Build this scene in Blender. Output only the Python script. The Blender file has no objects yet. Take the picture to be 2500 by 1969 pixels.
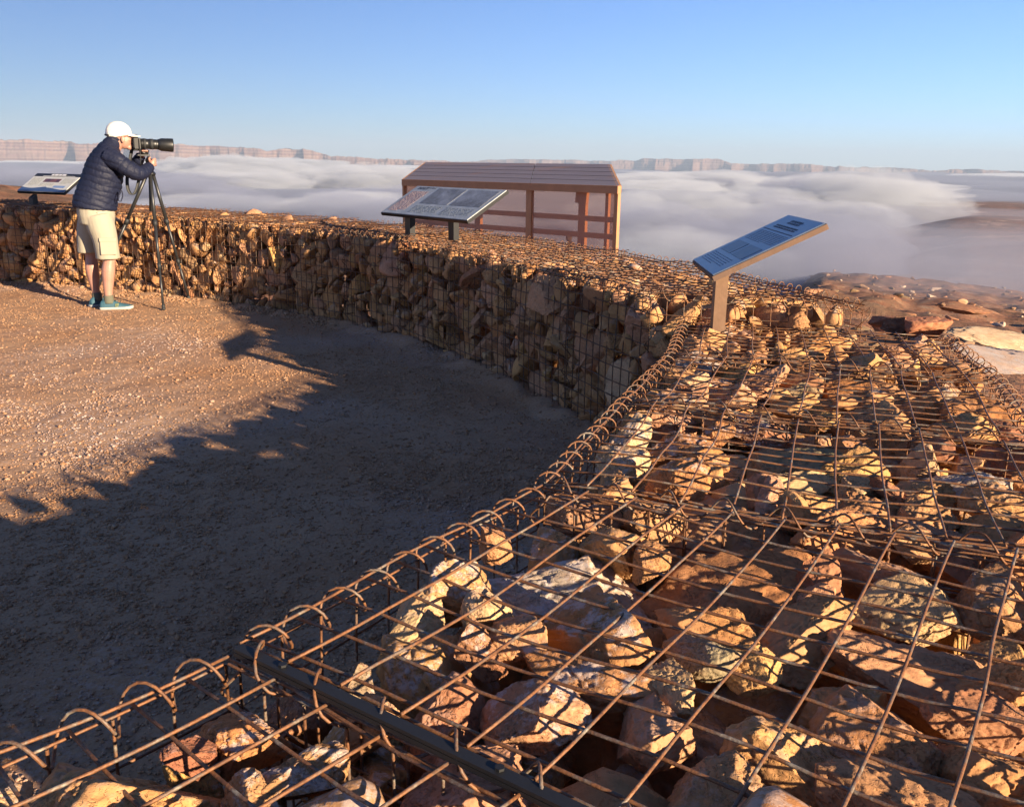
import bpy, math, random
import numpy as np
from mathutils import Vector, Matrix, Euler
R = math.radians
rng = np.random.default_rng(7)
random.seed(7)
scene = bpy.context.scene
COL = scene.collection
H = 1.36

# ------------------------------------------------------------------ noise
def _h(ix, iy, iz, s):
    n = (ix.astype(np.int64)*73856093) ^ (iy.astype(np.int64)*19349663) ^ (iz.astype(np.int64)*83492791) ^ (s*2654435)
    n = (n ^ (n >> 13)) * 1274126177
    n = n & 0x7fffffff
    n = (n ^ (n >> 15)) * 2246822519
    n = (n & 0x7fffffff)
    n = n ^ (n >> 12)
    return (n & 0xfffff)/float(0xfffff)*2-1
def vnoise(p, s=0):
    p = np.asarray(p, float)
    i = np.floor(p).astype(np.int64); f = p-i; f = f*f*f*(f*(f*6-15)+10)
    x, y, z = i[:, 0], i[:, 1], i[:, 2]; u, v, w = f[:, 0], f[:, 1], f[:, 2]
    def L(a, b, t): return a+(b-a)*t
    c = lambda a, b, d: _h(x+a, y+b, z+d, s)
    return L(L(L(c(0,0,0), c(1,0,0), u), L(c(0,1,0), c(1,1,0), u), v), L(L(c(0,0,1), c(1,0,1), u), L(c(0,1,1), c(1,1,1), u), v), w)
def fbm(p, o=4, s=0, g=.5):
    p = np.asarray(p, float); t = 0; a = 1; n = 0
    for k in range(o):
        t = t+a*vnoise(p*(2.03**k)+k*17.3, s+k); n += a; a *= g
    return t/n
def P3(x, y, z=0): return np.stack([x, y, np.zeros_like(x)+z], -1)

# ------------------------------------------------------------------ mesh helpers
def link(o, parent=None):
    COL.objects.link(o)
    if parent is not None: o.parent = parent
    return o
def mesh(name, V, F, mat=None, parent=None, smooth=True):
    """V (n,3); F = list of arrays of equal-length faces, or one array, or list of lists"""
    V = np.asarray(V, np.float32)
    if isinstance(F, np.ndarray): F = [F]
    me = bpy.data.meshes.new(name)
    if len(F) and isinstance(F[0], np.ndarray):
        loops = np.concatenate([f.ravel() for f in F]).astype(np.int32)
        tot = np.concatenate([np.full(len(f), f.shape[1], np.int32) for f in F])
    else:
        loops = np.array([i for f in F for i in f], np.int32); tot = np.array([len(f) for f in F], np.int32)
    st = np.concatenate([[0], np.cumsum(tot)[:-1]]).astype(np.int32)
    me.vertices.add(len(V)); me.vertices.foreach_set('co', V.ravel())
    me.loops.add(len(loops)); me.loops.foreach_set('vertex_index', loops)
    me.polygons.add(len(tot)); me.polygons.foreach_set('loop_start', st); me.polygons.foreach_set('loop_total', tot)
    me.polygons.foreach_set('use_smooth', np.full(len(tot), smooth))
    me.update(calc_edges=True); me.validate()
    if mat: me.materials.append(mat)
    return link(bpy.data.objects.new(name, me), parent)
def empty(name, loc=(0, 0, 0), rz=0):
    o = bpy.data.objects.new(name, None); COL.objects.link(o); o.location = loc; o.rotation_euler = (0, 0, rz); o.empty_display_size = .1
    return o
def tag(o, label=None, cat=None, group=None, kind=None):
    if label: o['label'] = label
    if cat: o['category'] = cat
    if group: o['group'] = group
    if kind: o['kind'] = kind
    return o

class MB:
    def __init__(s): s.V = []; s.F4 = []; s.F3 = []; s.FN = []; s.n = 0
    def add(s, V, F):
        V = np.asarray(V, float); F = np.asarray(F)
        (s.F4 if F.shape[1] == 4 else s.F3).append(F+s.n); s.V.append(V); s.n += len(V)
    def poly(s, V, faces):
        s.V.append(np.asarray(V, float)); s.FN += [[i+s.n for i in f] for f in faces]; s.n += len(V)
    def box(s, c, d, M=None, bev=0):
        c = np.array(c, float); d = np.array(d, float)/2
        v = np.array([(x, y, z) for x in (-1, 1) for y in (-1, 1) for z in (-1, 1)], float)*d
        if M is not None: v = v@np.array(M).T
        s.add(v+c, [[0, 1, 3, 2], [4, 6, 7, 5], [0, 4, 5, 1], [2, 3, 7, 6], [0, 2, 6, 4], [1, 5, 7, 3]])
    def tubes(s, P, r, sides=6, r2=None, cap=True):
        """P (m,n,3) bundle of polylines with the same number of points"""
        P = np.asarray(P, float)
        if P.ndim == 2: P = P[None]
        m, n, _ = P.shape
        T = np.empty_like(P); T[:, 1:-1] = P[:, 2:]-P[:, :-2]; T[:, 0] = P[:, 1]-P[:, 0]; T[:, -1] = P[:, -1]-P[:, -2]
        T /= np.linalg.norm(T, axis=2, keepdims=True)+1e-12
        ref = np.where(np.abs(T[:, 0, 2:3]) > .9, np.array([[1., 0, 0]]), np.array([[0, 0, 1.]]))
        N = np.cross(T[:, 0], ref); N /= np.linalg.norm(N, axis=1, keepdims=True)
        rr = np.broadcast_to(np.asarray(r, float), (m, n)) if np.ndim(r) != 1 or len(np.atleast_1d(r)) != n else np.broadcast_to(np.asarray(r, float)[None], (m, n))
        a = np.arange(sides)/sides*2*np.pi
        rings = np.empty((m, n, sides, 3))
        for k in range(n):
            N = N-(N*T[:, k]).sum(1, keepdims=True)*T[:, k]; N /= np.linalg.norm(N, axis=1, keepdims=True)+1e-12
            B = np.cross(T[:, k], N)
            rings[:, k] = P[:, k, None]+rr[:, k, None, None]*(np.cos(a)[None, :, None]*N[:, None]+np.sin(a)[None, :, None]*B[:, None])
        idx = np.arange(m*n*sides).reshape(m, n, sides); j = np.roll(idx, -1, axis=2)
        F = np.stack([idx[:, :-1], j[:, :-1], j[:, 1:], idx[:, 1:]], -1).reshape(-1, 4)
        base = s.n
        s.add(rings.reshape(-1, 3), F)
        if cap:
            for q in range(m):
                s.FN.append([base+int(i) for i in idx[q, 0][::-1]]); s.FN.append([base+int(i) for i in idx[q, -1]])
    def loft(s, rings, cap=True):
        rings = np.asarray(rings, float); n, k, _ = rings.shape
        idx = np.arange(n*k).reshape(n, k); j = np.roll(idx, -1, axis=1)
        F = np.stack([idx[:-1], j[:-1], j[1:], idx[1:]], -1).reshape(-1, 4); base = s.n
        s.add(rings.reshape(-1, 3), F)
        if cap:
            s.FN.append([base+int(i) for i in idx[0][::-1]]); s.FN.append([base+int(i) for i in idx[-1]])
    def ell(s, c, r, M=None, nu=16, nv=10):
        th = np.linspace(0, np.pi, nv+2)[1:-1]; ph = np.arange(nu)/nu*2*np.pi
        v = np.array([[np.sin(t)*np.cos(p), np.sin(t)*np.sin(p), np.cos(t)] for t in th for p in ph]+[[0, 0, 1], [0, 0, -1]])*np.array(r)
        if M is not None: v = v@np.array(M).T
        v = v+np.array(c)
        f = [[i*nu+j, (i+1)*nu+j, (i+1)*nu+(j+1) % nu, i*nu+(j+1) % nu] for i in range(nv-1) for j in range(nu)]
        t, b = nv*nu, nv*nu+1
        f += [[t, j, (j+1) % nu] for j in range(nu)]+[[b, (nv-1)*nu+(j+1) % nu, (nv-1)*nu+j] for j in range(nu)]
        s.poly(v, f)
    def build(s, name, mat, parent=None, smooth=True):
        V = np.concatenate(s.V)
        fs = []
        if s.FN:
            F = [list(map(int, f)) for a in s.F4+s.F3 for f in a]+s.FN
            if len(F) < 40000: return mesh(name, V, F, mat, parent, smooth)
            loops = F
            return mesh(name, V, F, mat, parent, smooth)
        if s.F4: fs.append(np.concatenate(s.F4))
        if s.F3: fs.append(np.concatenate(s.F3))
        return mesh(name, V, fs, mat, parent, smooth)

def rotM(ax, a):
    return np.array(Matrix.Rotation(a, 3, ax))

# ------------------------------------------------------------------ node helpers
def new_mat(name):
    m = bpy.data.materials.new(name); m.use_nodes = True; nt = m.node_tree; nt.nodes.clear()
    out = nt.nodes.new('ShaderNodeOutputMaterial'); b = nt.nodes.new('ShaderNodeBsdfPrincipled')
    nt.links.new(b.outputs[0], out.inputs['Surface'])
    return m, nt, b, out
def nd(nt, t, ins=None, **kw):
    n = nt.nodes.new('ShaderNode'+t)
    for k, v in kw.items(): setattr(n, k, v)
    for k, v in (ins or {}).items():
        if isinstance(v, bpy.types.NodeSocket): nt.links.new(v, n.inputs[k])
        else: n.inputs[k].default_value = v
    return n
def noise(nt, vec, scale, detail=4, rough=.55, dist=0):
    n = nd(nt, 'TexNoise', {'Scale': scale, 'Detail': detail, 'Roughness': rough, 'Distortion': dist})
    if vec is not None: nt.links.new(vec, n.inputs['Vector'])
    return n.outputs['Fac']
def ramp(nt, fac, stops, interp='LINEAR'):
    n = nd(nt, 'ValToRGB', {'Fac': fac}); cr = n.color_ramp; cr.interpolation = interp
    while len(cr.elements) < len(stops): cr.elements.new(.5)
    for e, (p, c) in zip(cr.elements, stops):
        e.position = p; e.color = (c, c, c, 1) if isinstance(c, (int, float)) else (*c[:3], 1)
    return n.outputs['Color']
def mix(nt, fac, a, b, mode='MIX'):
    n = nd(nt, 'Mix', data_type='RGBA', blend_type=mode)
    for sock, v in ((n.inputs[0], fac), (n.inputs[6], a), (n.inputs[7], b)):
        if isinstance(v, bpy.types.NodeSocket): nt.links.new(v, sock)
        elif isinstance(v, (int, float)): sock.default_value = v if sock.type == 'VALUE' else (v, v, v, 1)
        else: sock.default_value = (*v[:3], 1)
    return n.outputs[2]
def math_(nt, op, a, b=0.0, c=None, clamp=False):
    n = nd(nt, 'Math', operation=op, use_clamp=clamp)
    for k, v in ((0, a), (1, b), (2, c)):
        if v is None: continue
        if isinstance(v, bpy.types.NodeSocket): nt.links.new(v, n.inputs[k])
        else: n.inputs[k].default_value = v
    return n.outputs[0]
def bump(nt, b, height, strength=.5, dist=.01):
    n = nd(nt, 'Bump', {'Height': height, 'Strength': strength, 'Distance': dist}); nt.links.new(n.outputs[0], b.inputs['Normal']); return n
def coord(nt, kind='Object'): return nt.nodes.new('ShaderNodeTexCoord').outputs[kind]
AL = .70   # the whole palette sits this much lower, the exposure is raised to suit
def setc(nt, b, col):
    if isinstance(col, bpy.types.NodeSocket): nt.links.new(mix(nt, 1.0, col, (AL, AL, AL), 'MULTIPLY'), b.inputs['Base Color'])
    else: b.inputs['Base Color'].default_value = (*[x*AL for x in col], 1)
def geo_pos(nt): return nd(nt, 'NewGeometry').outputs['Position']

def simple(name, col, rough=.6, metal=0., var=.15, scale=30., bstr=.2, bdist=.003, spec=.5):
    m, nt, b, _ = new_mat(name); v = coord(nt)
    f = noise(nt, v, scale, 5)
    c = mix(nt, f, tuple(x*(1-var) for x in col), tuple(min(1, x*(1+var)) for x in col))
    setc(nt, b, c); b.inputs['Roughness'].default_value = rough; b.inputs['Metallic'].default_value = metal
    b.inputs['Specular IOR Level'].default_value = spec
    bump(nt, b, noise(nt, v, scale*3, 4), bstr, bdist)
    return m

# ------------------------------------------------------------------ materials
def rock_mat(name, attr):
    m, nt, b, _ = new_mat(name)
    if attr:
        a = nd(nt, 'Attribute', attribute_name='rcol'); base = a.outputs['Color']; pos = geo_pos(nt)
        al = a.outputs['Alpha']
    else:
        oi = nd(nt, 'ObjectInfo'); base = oi.outputs['Color']; al = oi.outputs['Alpha']
        tc = geo_pos(nt)
        pos = tc
    big = noise(nt, pos, 7, 4, .6, .4); fine = noise(nt, pos, 60, 6, .7); mid = noise(nt, pos, 22, 5, .65, .6)
    c = mix(nt, ramp(nt, big, [(.38, 0), (.62, 1)]), mix(nt, .55, base, (.50, .29, .16)), base)
    c = mix(nt, ramp(nt, mid, [(.52, 0), (.72, .75)]), c, mix(nt, .5, base, (.52, .21, .10)))
    c = mix(nt, ramp(nt, fine, [(.35, .55), (.6, 0)]), c, mix(nt, .6, base, (.16, .09, .05)))
    # pale lichen and frost crust lying on upward faces, broken by noise; amount = object alpha
    nz = nd(nt, 'SeparateXYZ', {0: nd(nt, 'NewGeometry').outputs['Normal']}).outputs[2]
    fr = math_(nt, 'MULTIPLY', ramp(nt, nz, [(.35, 0), (.8, 1)]), ramp(nt, noise(nt, pos, 26, 6, .75), [(.49, 0), (.57, .9)]))
    fr = math_(nt, 'MULTIPLY', fr, math_(nt, 'SUBTRACT', 1.0, al), clamp=True)
    c = mix(nt, fr, c, (.56, .50, .48))
    c = mix(nt, 1.0, c, (1.27, 1.21, 1.14), 'MULTIPLY'); setc(nt, b, c); b.inputs['Roughness'].default_value = .9; b.inputs['Specular IOR Level'].default_value = .2
    pits = ramp(nt, noise(nt, pos, 130, 3, .6, 1.2), [(.34, 0), (.46, 1)])
    pm = mix(nt, ramp(nt, noise(nt, pos, 9, 3), [(.42, 1), (.55, 0)]), pits, 1.0)
    hgt = mix(nt, .45, mix(nt, .5, mid, fine), pm)
    bump(nt, b, hgt, .8, .010)
    return m
M_rock = rock_mat('rock_stone', False); M_rockfill = rock_mat('rock_fill_stone', True)

def wire_mat(nm='rusty_wire', k=1.):
    m, nt, b, _ = new_mat(nm); p = geo_pos(nt)
    f = noise(nt, p, 26, 5, .65); g = noise(nt, p, 240, 3)
    c = ramp(nt, f, [(.36, (.15, .065, .03)), (.47, (.34, .145, .055)), (.56, (.20, .13, .09)), (.66, (.37, .33, .26))])
    c = mix(nt, ramp(nt, g, [(.4, .5), (.6, 0)]), c, (.13, .05, .022))
    c = mix(nt, 1.0, c, (k, k, k), 'MULTIPLY'); setc(nt, b, c); b.inputs['Metallic'].default_value = .25; b.inputs['Roughness'].default_value = .62
    bump(nt, b, g, .5, .0015)
    return m
M_wire = wire_mat(); M_wired = wire_mat('dark_rusty_wire', .55)  # second one is the same rusty wire, evenly darker, for high front panels

def gravel_mat():
    m, nt, b, _ = new_mat('gravel_ground'); p = geo_pos(nt)
    big = ramp(nt, noise(nt, p, .8, 5, .6), [(.38, 0), (.6, 1)]); fine = noise(nt, p, 70, 5, .7); vo = nd(nt, 'TexVoronoi', {'Vector': p, 'Scale': 75.0})
    c = mix(nt, big, (.46, .235, .115), (.55, .335, .195))
    c = mix(nt, ramp(nt, vo.outputs['Color'], [(.2, 0), (.9, .6)]), c, (.54, .335, .20))
    c = mix(nt, ramp(nt, fine, [(.3, .6), (.52, 0)]), c, (.30, .155, .085))
    # thin frost patches, strongest where the pad is damp
    fr = math_(nt, 'MULTIPLY', ramp(nt, noise(nt, p, .55, 3, .5), [(.48, 0), (.62, .40)]), ramp(nt, noise(nt, p, 45, 5, .8), [(.48, 0), (.6, 1)]))
    c = mix(nt, fr, c, (.62, .58, .60))
    setc(nt, b, c); b.inputs['Roughness'].default_value = .95; b.inputs['Specular IOR Level'].default_value = .15
    h = mix(nt, .5, ramp(nt, vo.outputs['Distance'], [(0, 1), (.6, 0)]), fine)
    bump(nt, b, h, .6, .005)
    return m
M_gravel = gravel_mat()
def pebble_mat():
    m, nt, b, _ = new_mat('pebbles'); p = geo_pos(nt)
    f = noise(nt, p, 55, 2, .5); g = noise(nt, p, .55, 3, .5)
    c = ramp(nt, f, [(.3, (.30, .15, .08)), (.45, (.44, .235, .12)), (.58, (.52, .31, .18)), (.76, (.54, .40, .29))])
    fr = math_(nt, 'MULTIPLY', ramp(nt, g, [(.5, 0), (.64, .5)]), ramp(nt, noise(nt, p, 30, 3), [(.45, 0), (.55, 1)]))
    c = mix(nt, fr, c, (.64, .61, .64))
    setc(nt, b, c); b.inputs['Roughness'].default_value = .95; b.inputs['Specular IOR Level'].default_value = .15
    return m
M_pebble = pebble_mat()

def terrain_mat():
    m, nt, b, _ = new_mat('desert_terrain'); p = geo_pos(nt)
    dist = nd(nt, 'VectorMath', {0: p}, operation='LENGTH').outputs['Value']
    near = ramp(nt, math_(nt, 'DIVIDE', dist, 900.0), [(.12, 1), (1, 0)])
    f1 = noise(nt, p, .35, 6, .65); f2 = noise(nt, p, .012, 9, .75); f3 = noise(nt, p, 4, 5, .7)
    c = ramp(nt, f1, [(.34, (.13, .075, .05)), (.45, (.40, .18, .10)), (.56, (.48, .25, .14)), (.68, (.52, .36, .24))])
    c = mix(nt, ramp(nt, noise(nt, p, .06, 6, .7), [(.5, 0), (.58, .75)]), c, (.15, .09, .06))
    cf = ramp(nt, f2, [(.38, (.10, .065, .05)), (.46, (.33, .16, .10)), (.52, (.16, .10, .075)), (.58, (.44, .26, .18)), (.66, (.55, .44, .36))])
    c = mix(nt, near, cf, c)
    c = mix(nt, ramp(nt, f3, [(.50, 0), (.66, .7)]), c, (.16, .12, .075))
    setc(nt, b, c); b.inputs['Roughness'].default_value = .95; b.inputs['Specular IOR Level'].default_value = .1
    bump(nt, b, mix(nt, .5, f1, f3), .8, .25)
    return m
M_terrain = terrain_mat()
def mesa_mat():
    m, nt, b, _ = new_mat('layered_cliff'); p = geo_pos(nt)
    z = nd(nt, 'SeparateXYZ', {0: p}).outputs[2]
    w = math_(nt, 'ADD', math_(nt, 'MULTIPLY', z, .011), math_(nt, 'MULTIPLY', noise(nt, p, .00012, 2), .6))
    strat = nd(nt, 'TexNoise', {'W': w, 'Scale': 2.2, 'Detail': 4.0}, noise_dimensions='1D').outputs['Fac']
    c = ramp(nt, strat, [(.34, (.13, .075, .065)), (.42, (.21, .125, .10)), (.50, (.33, .24, .19)), (.56, (.17, .10, .085)), (.62, (.28, .19, .15)), (.68, (.15, .09, .08))])
    c = mix(nt, ramp(nt, noise(nt, p, .01, 5), [(.4, .4), (.6, 0)]), c, (.26, .15, .13))
    setc(nt, b, c); b.inputs['Roughness'].default_value = .95; b.inputs['Specular IOR Level'].default_value = 0
    return m
M_mesa = mesa_mat()

# ------------------------------------------------------------------ camera
cam_d = bpy.data.cameras.new('camera_view'); cam = bpy.data.objects.new('camera_view', cam_d); COL.objects.link(cam)
cam_d.sensor_width = 36; cam_d.lens = 36*2200/2500; cam_d.clip_start = .02; cam_d.clip_end = 90000
pit, ro = R(14.75), R(.78)
fw = Vector((0, math.cos(pit), -math.sin(pit))); rt = Vector((1, 0, 0)); up = Vector((0, math.sin(pit), math.cos(pit)))
r2 = rt*math.cos(ro)+up*math.sin(ro); u2 = -rt*math.sin(ro)+up*math.cos(ro)
cam.matrix_world = Matrix(((r2.x, u2.x, -fw.x, 0), (r2.y, u2.y, -fw.y, 0), (r2.z, u2.z, -fw.z, H), (0, 0, 0, 1)))
scene.camera = cam
fwn, r2n, u2n = np.array(fw), np.array(r2), np.array(u2); KP = 2500/2169
def ray(x, y): return fwn*2200+r2n*(x*KP-1250)-u2n*(y*KP-984.5)
def un(x, y, z):                       # point of the photograph -> point of the horizontal plane z (used once, to measure the place)
    d = ray(x, y); return np.array([0, 0, H])+d*((z-H)/d[2])
def pj(w):
    w = np.asarray(w, float)-[0, 0, H]; z = w@fwn
    return np.stack([(1250+2200*(w@r2n)/z)/KP, (984.5-2200*(w@u2n)/z)/KP, z], -1)

# ------------------------------------------------------------------ light and sky
EL = 13.6; sun_dir = Vector((.735*math.cos(R(EL)), -.68*math.cos(R(EL)), math.sin(R(EL)))).normalized()
sl = bpy.data.lights.new('sun', 'SUN'); sl.energy = 4.8; sl.angle = R(.53); sl.color = (1.0, .79, .55)
so = bpy.data.objects.new('sun', sl); COL.objects.link(so); so.rotation_euler = sun_dir.to_track_quat('Z', 'Y').to_euler()
w = bpy.data.worlds.new('World'); scene.world = w; w.use_nodes = True; nt = w.node_tree; nt.nodes.clear()
sky = nt.nodes.new('ShaderNodeTexSky'); sky.sky_type = 'NISHITA'; sky.sun_disc = False
sky.sun_elevation = R(EL); sky.sun_rotation = -math.atan2(sun_dir.x, sun_dir.y); sky.altitude = 1300; sky.air_density = 1.0; sky.dust_density = .4; sky.ozone_density = 1.6
bg = nt.nodes.new('ShaderNodeBackground'); bg.inputs['Strength'].default_value = .05
wo = nt.nodes.new('ShaderNodeOutputWorld'); nt.links.new(mix(nt, 1.0, sky.outputs[0], (.43, .60, .96), 'MULTIPLY'), bg.inputs['Color']); nt.links.new(bg.outputs[0], wo.inputs['Surface'])
vs = scene.view_settings; vs.view_transform = 'Standard'; vs.look = 'None'; vs.exposure = 1.86; vs.gamma = 1
scene.render.engine = 'CYCLES'
cy = scene.cycles; cy.max_bounces = 8; cy.diffuse_bounces = 2; cy.glossy_bounces = 3; cy.transparent_max_bounces = 12; cy.volume_bounces = 1
cy.use_denoising = True

# ------------------------------------------------------------------ wall layout
def azv(a): return np.array([math.sin(R(a)), math.cos(R(a))])
low_in = [(-.93, .50), (-.389, 1.143), (.068, 1.851), (.341, 2.614), (.589, 3.296), (.795, 4.13)]
low_az = [131, 124, 110, 111, 105, 108.9]
hi_in = [(.644, 4.16), (.30, 4.93), (-.05, 5.72), (-.46, 6.45), (-.90, 7.12), (-1.44, 7.72), (-2.08, 8.27), (-2.79, 8.76), (-3.53, 9.19), (-4.35, 9.62), (-5.2, 9.99), (-6.1, 10.27), (-7.05, 10.45)]
hi_z = [.80, .80, .802, .806, .812, .82, .83, .84, .85, .86, .868, .875]
baskets = []
for i in range(5):
    a, b = np.array(low_in[i]), np.array(low_in[i+1]); t = (b-a)/np.linalg.norm(b-a)
    baskets.append(dict(i0=a+t*.012, i1=b-t*.012, o0=a+azv(low_az[i])*1.1+t*.012, o1=b+azv(low_az[i+1])*1.1-t*.012, z=.69, low=True, k=i, sx=.1, sy=.081))
n = len(hi_in); azs = []
for i in range(n):
    p = np.array(hi_in[max(i-1, 0)]); q = np.array(hi_in[min(i+1, n-1)]); t = q-p
    azs.append(math.degrees(math.atan2(t[1], -t[0]))-0)   # outward normal
for i in range(n-1):
    a, b = np.array(hi_in[i]), np.array(hi_in[i+1]); t = (b-a)/np.linalg.norm(b-a)
    def outn(j):
        p = np.array(hi_in[max(j-1, 0)]); q = np.array(hi_in[min(j+1, n-1)]); u = (q-p)/np.linalg.norm(q-p); return np.array([u[1], -u[0]])
    n0 = azv(108.9) if i == 0 else outn(i); n1 = outn(i+1)
    baskets.append(dict(i0=a+t*.012, i1=b-t*.012, o0=a+n0*.92+t*.012, o1=b+n1*.92-t*.012, z=hi_z[i], low=False, k=i, sx=.0765, sy=.078))

WR = .0026
def wob(P, amp, s, fr=3.2):
    P = np.asarray(P); q = P.reshape(-1, 3)
    d = np.stack([vnoise(q*fr, s), vnoise(q*fr, s+5), vnoise(q*fr, s+9)], -1)*amp
    return P+d.reshape(P.shape)
def clip_line(p, d, poly):
    """t-range of p+t*d inside the convex polygon (ccw or cw)"""
    t0, t1 = -1e9, 1e9; c = np.mean(poly, 0)
    for k in range(len(poly)):
        a, b = poly[k], poly[(k+1) % len(poly)]; e = b-a; nn = np.array([-e[1], e[0]])
        if nn@(c-a) < 0: nn = -nn
        den = nn@d; num = nn@(a-p)
        if abs(den) < 1e-9:
            if nn@(p-a) < -1e-9: return None
            continue
        t = num/den
        if den > 0: t0 = max(t0, t)
        else: t1 = min(t1, t)
    return (t0, t1) if t1-t0 > .01 else None
def helix(a, b, r, pitch, u, v, phase=0, spt=9):
    a, b = np.array(a, float), np.array(b, float); L = np.linalg.norm(b-a); nt_ = max(1, L/pitch); m = int(nt_*spt)+1
    t = np.linspace(0, 1, m); an = t*nt_*2*np.pi+phase
    return a+(b-a)*t[:, None]+r*(np.cos(an)[:, None]*u+np.sin(an)[:, None]*v)

def vpanel(mb, a, b, z0, z1, sx, sz, out, s, top_off=.0, bulge=.012, wk=.9):
    """vertical welded panel between ground points a and b; out = outward unit vector (xy)"""
    L = np.linalg.norm(b-a); t = (b-a)/L; nseg = 12
    nx = max(2, int(round(L/sx))); xs = np.linspace(.0, L, nx+1)
    zz = np.linspace(z0, z1, nseg)
    P = np.zeros((len(xs), nseg, 3))
    P[:, :, :2] = a+xs[:, None, None]*t; P[:, :, 2] = zz
    B = bulge*np.sin(np.clip(xs/L, 0, 1)*np.pi)[:, None]*np.sin((zz-z0)/(z1-z0)*np.pi)[None]
    P[:, :, :2] += B[:, :, None]*out
    mb.tubes(wob(P, .006, s), WR*wk, 5, cap=False)
    nz = max(2, int(round((z1-z0)/sz))); zs = z1-np.arange(nz)*sz
    xx = np.linspace(0, L, nseg); P = np.zeros((len(zs), nseg, 3))
    P[:, :, :2] = a+xx[None, :, None]*t; P[:, :, 2] = zs[:, None]
    B = bulge*np.sin(xx/L*np.pi)[None]*np.sin(np.clip((zs-z0)/(z1-z0), 0, 1)*np.pi)[:, None]
    P[:, :, :2] += (B[:, :, None]+WR*1.8)*out
    mb.tubes(wob(P, .006, s), WR*wk, 5, cap=False)

ordinal = ['nearest', 'second', 'third', 'fourth', 'fifth', 'sixth', 'seventh', 'eighth', 'ninth', 'tenth', 'eleventh', 'twelfth']
cage_lab_low = ['nearest low wire cage full of stones, at the bottom left corner beside the black bar', 'low wire cage of big sunlit stones just behind the black bar', 'third low wire cage of stones, beyond the first bent seam', 'fourth low wire cage, just in front of the one that holds the tilted sign', 'low wire cage that holds the single post of the blue tilted sign']
cage_lab_hi = ['high wire cage whose sunlit end face shows behind the tilted sign post', 'second high cage left of the sunlit end face, front in shade', 'third high cage left of the sunlit end face, front in shade', 'high shaded cage just right of the two-post sign', 'high shaded cage under the two-post sign', 'high shaded cage left of the two-post sign', 'high cage at the corner where the front turns from shade to sun', 'sunlit high cage halfway between the tripod and the shade', 'sunlit high cage right behind the tripod feet', 'sunlit high cage behind the standing man', 'high cage under the information board at the left, crossed by shadow', 'high shaded cage at the left edge of the view']
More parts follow.
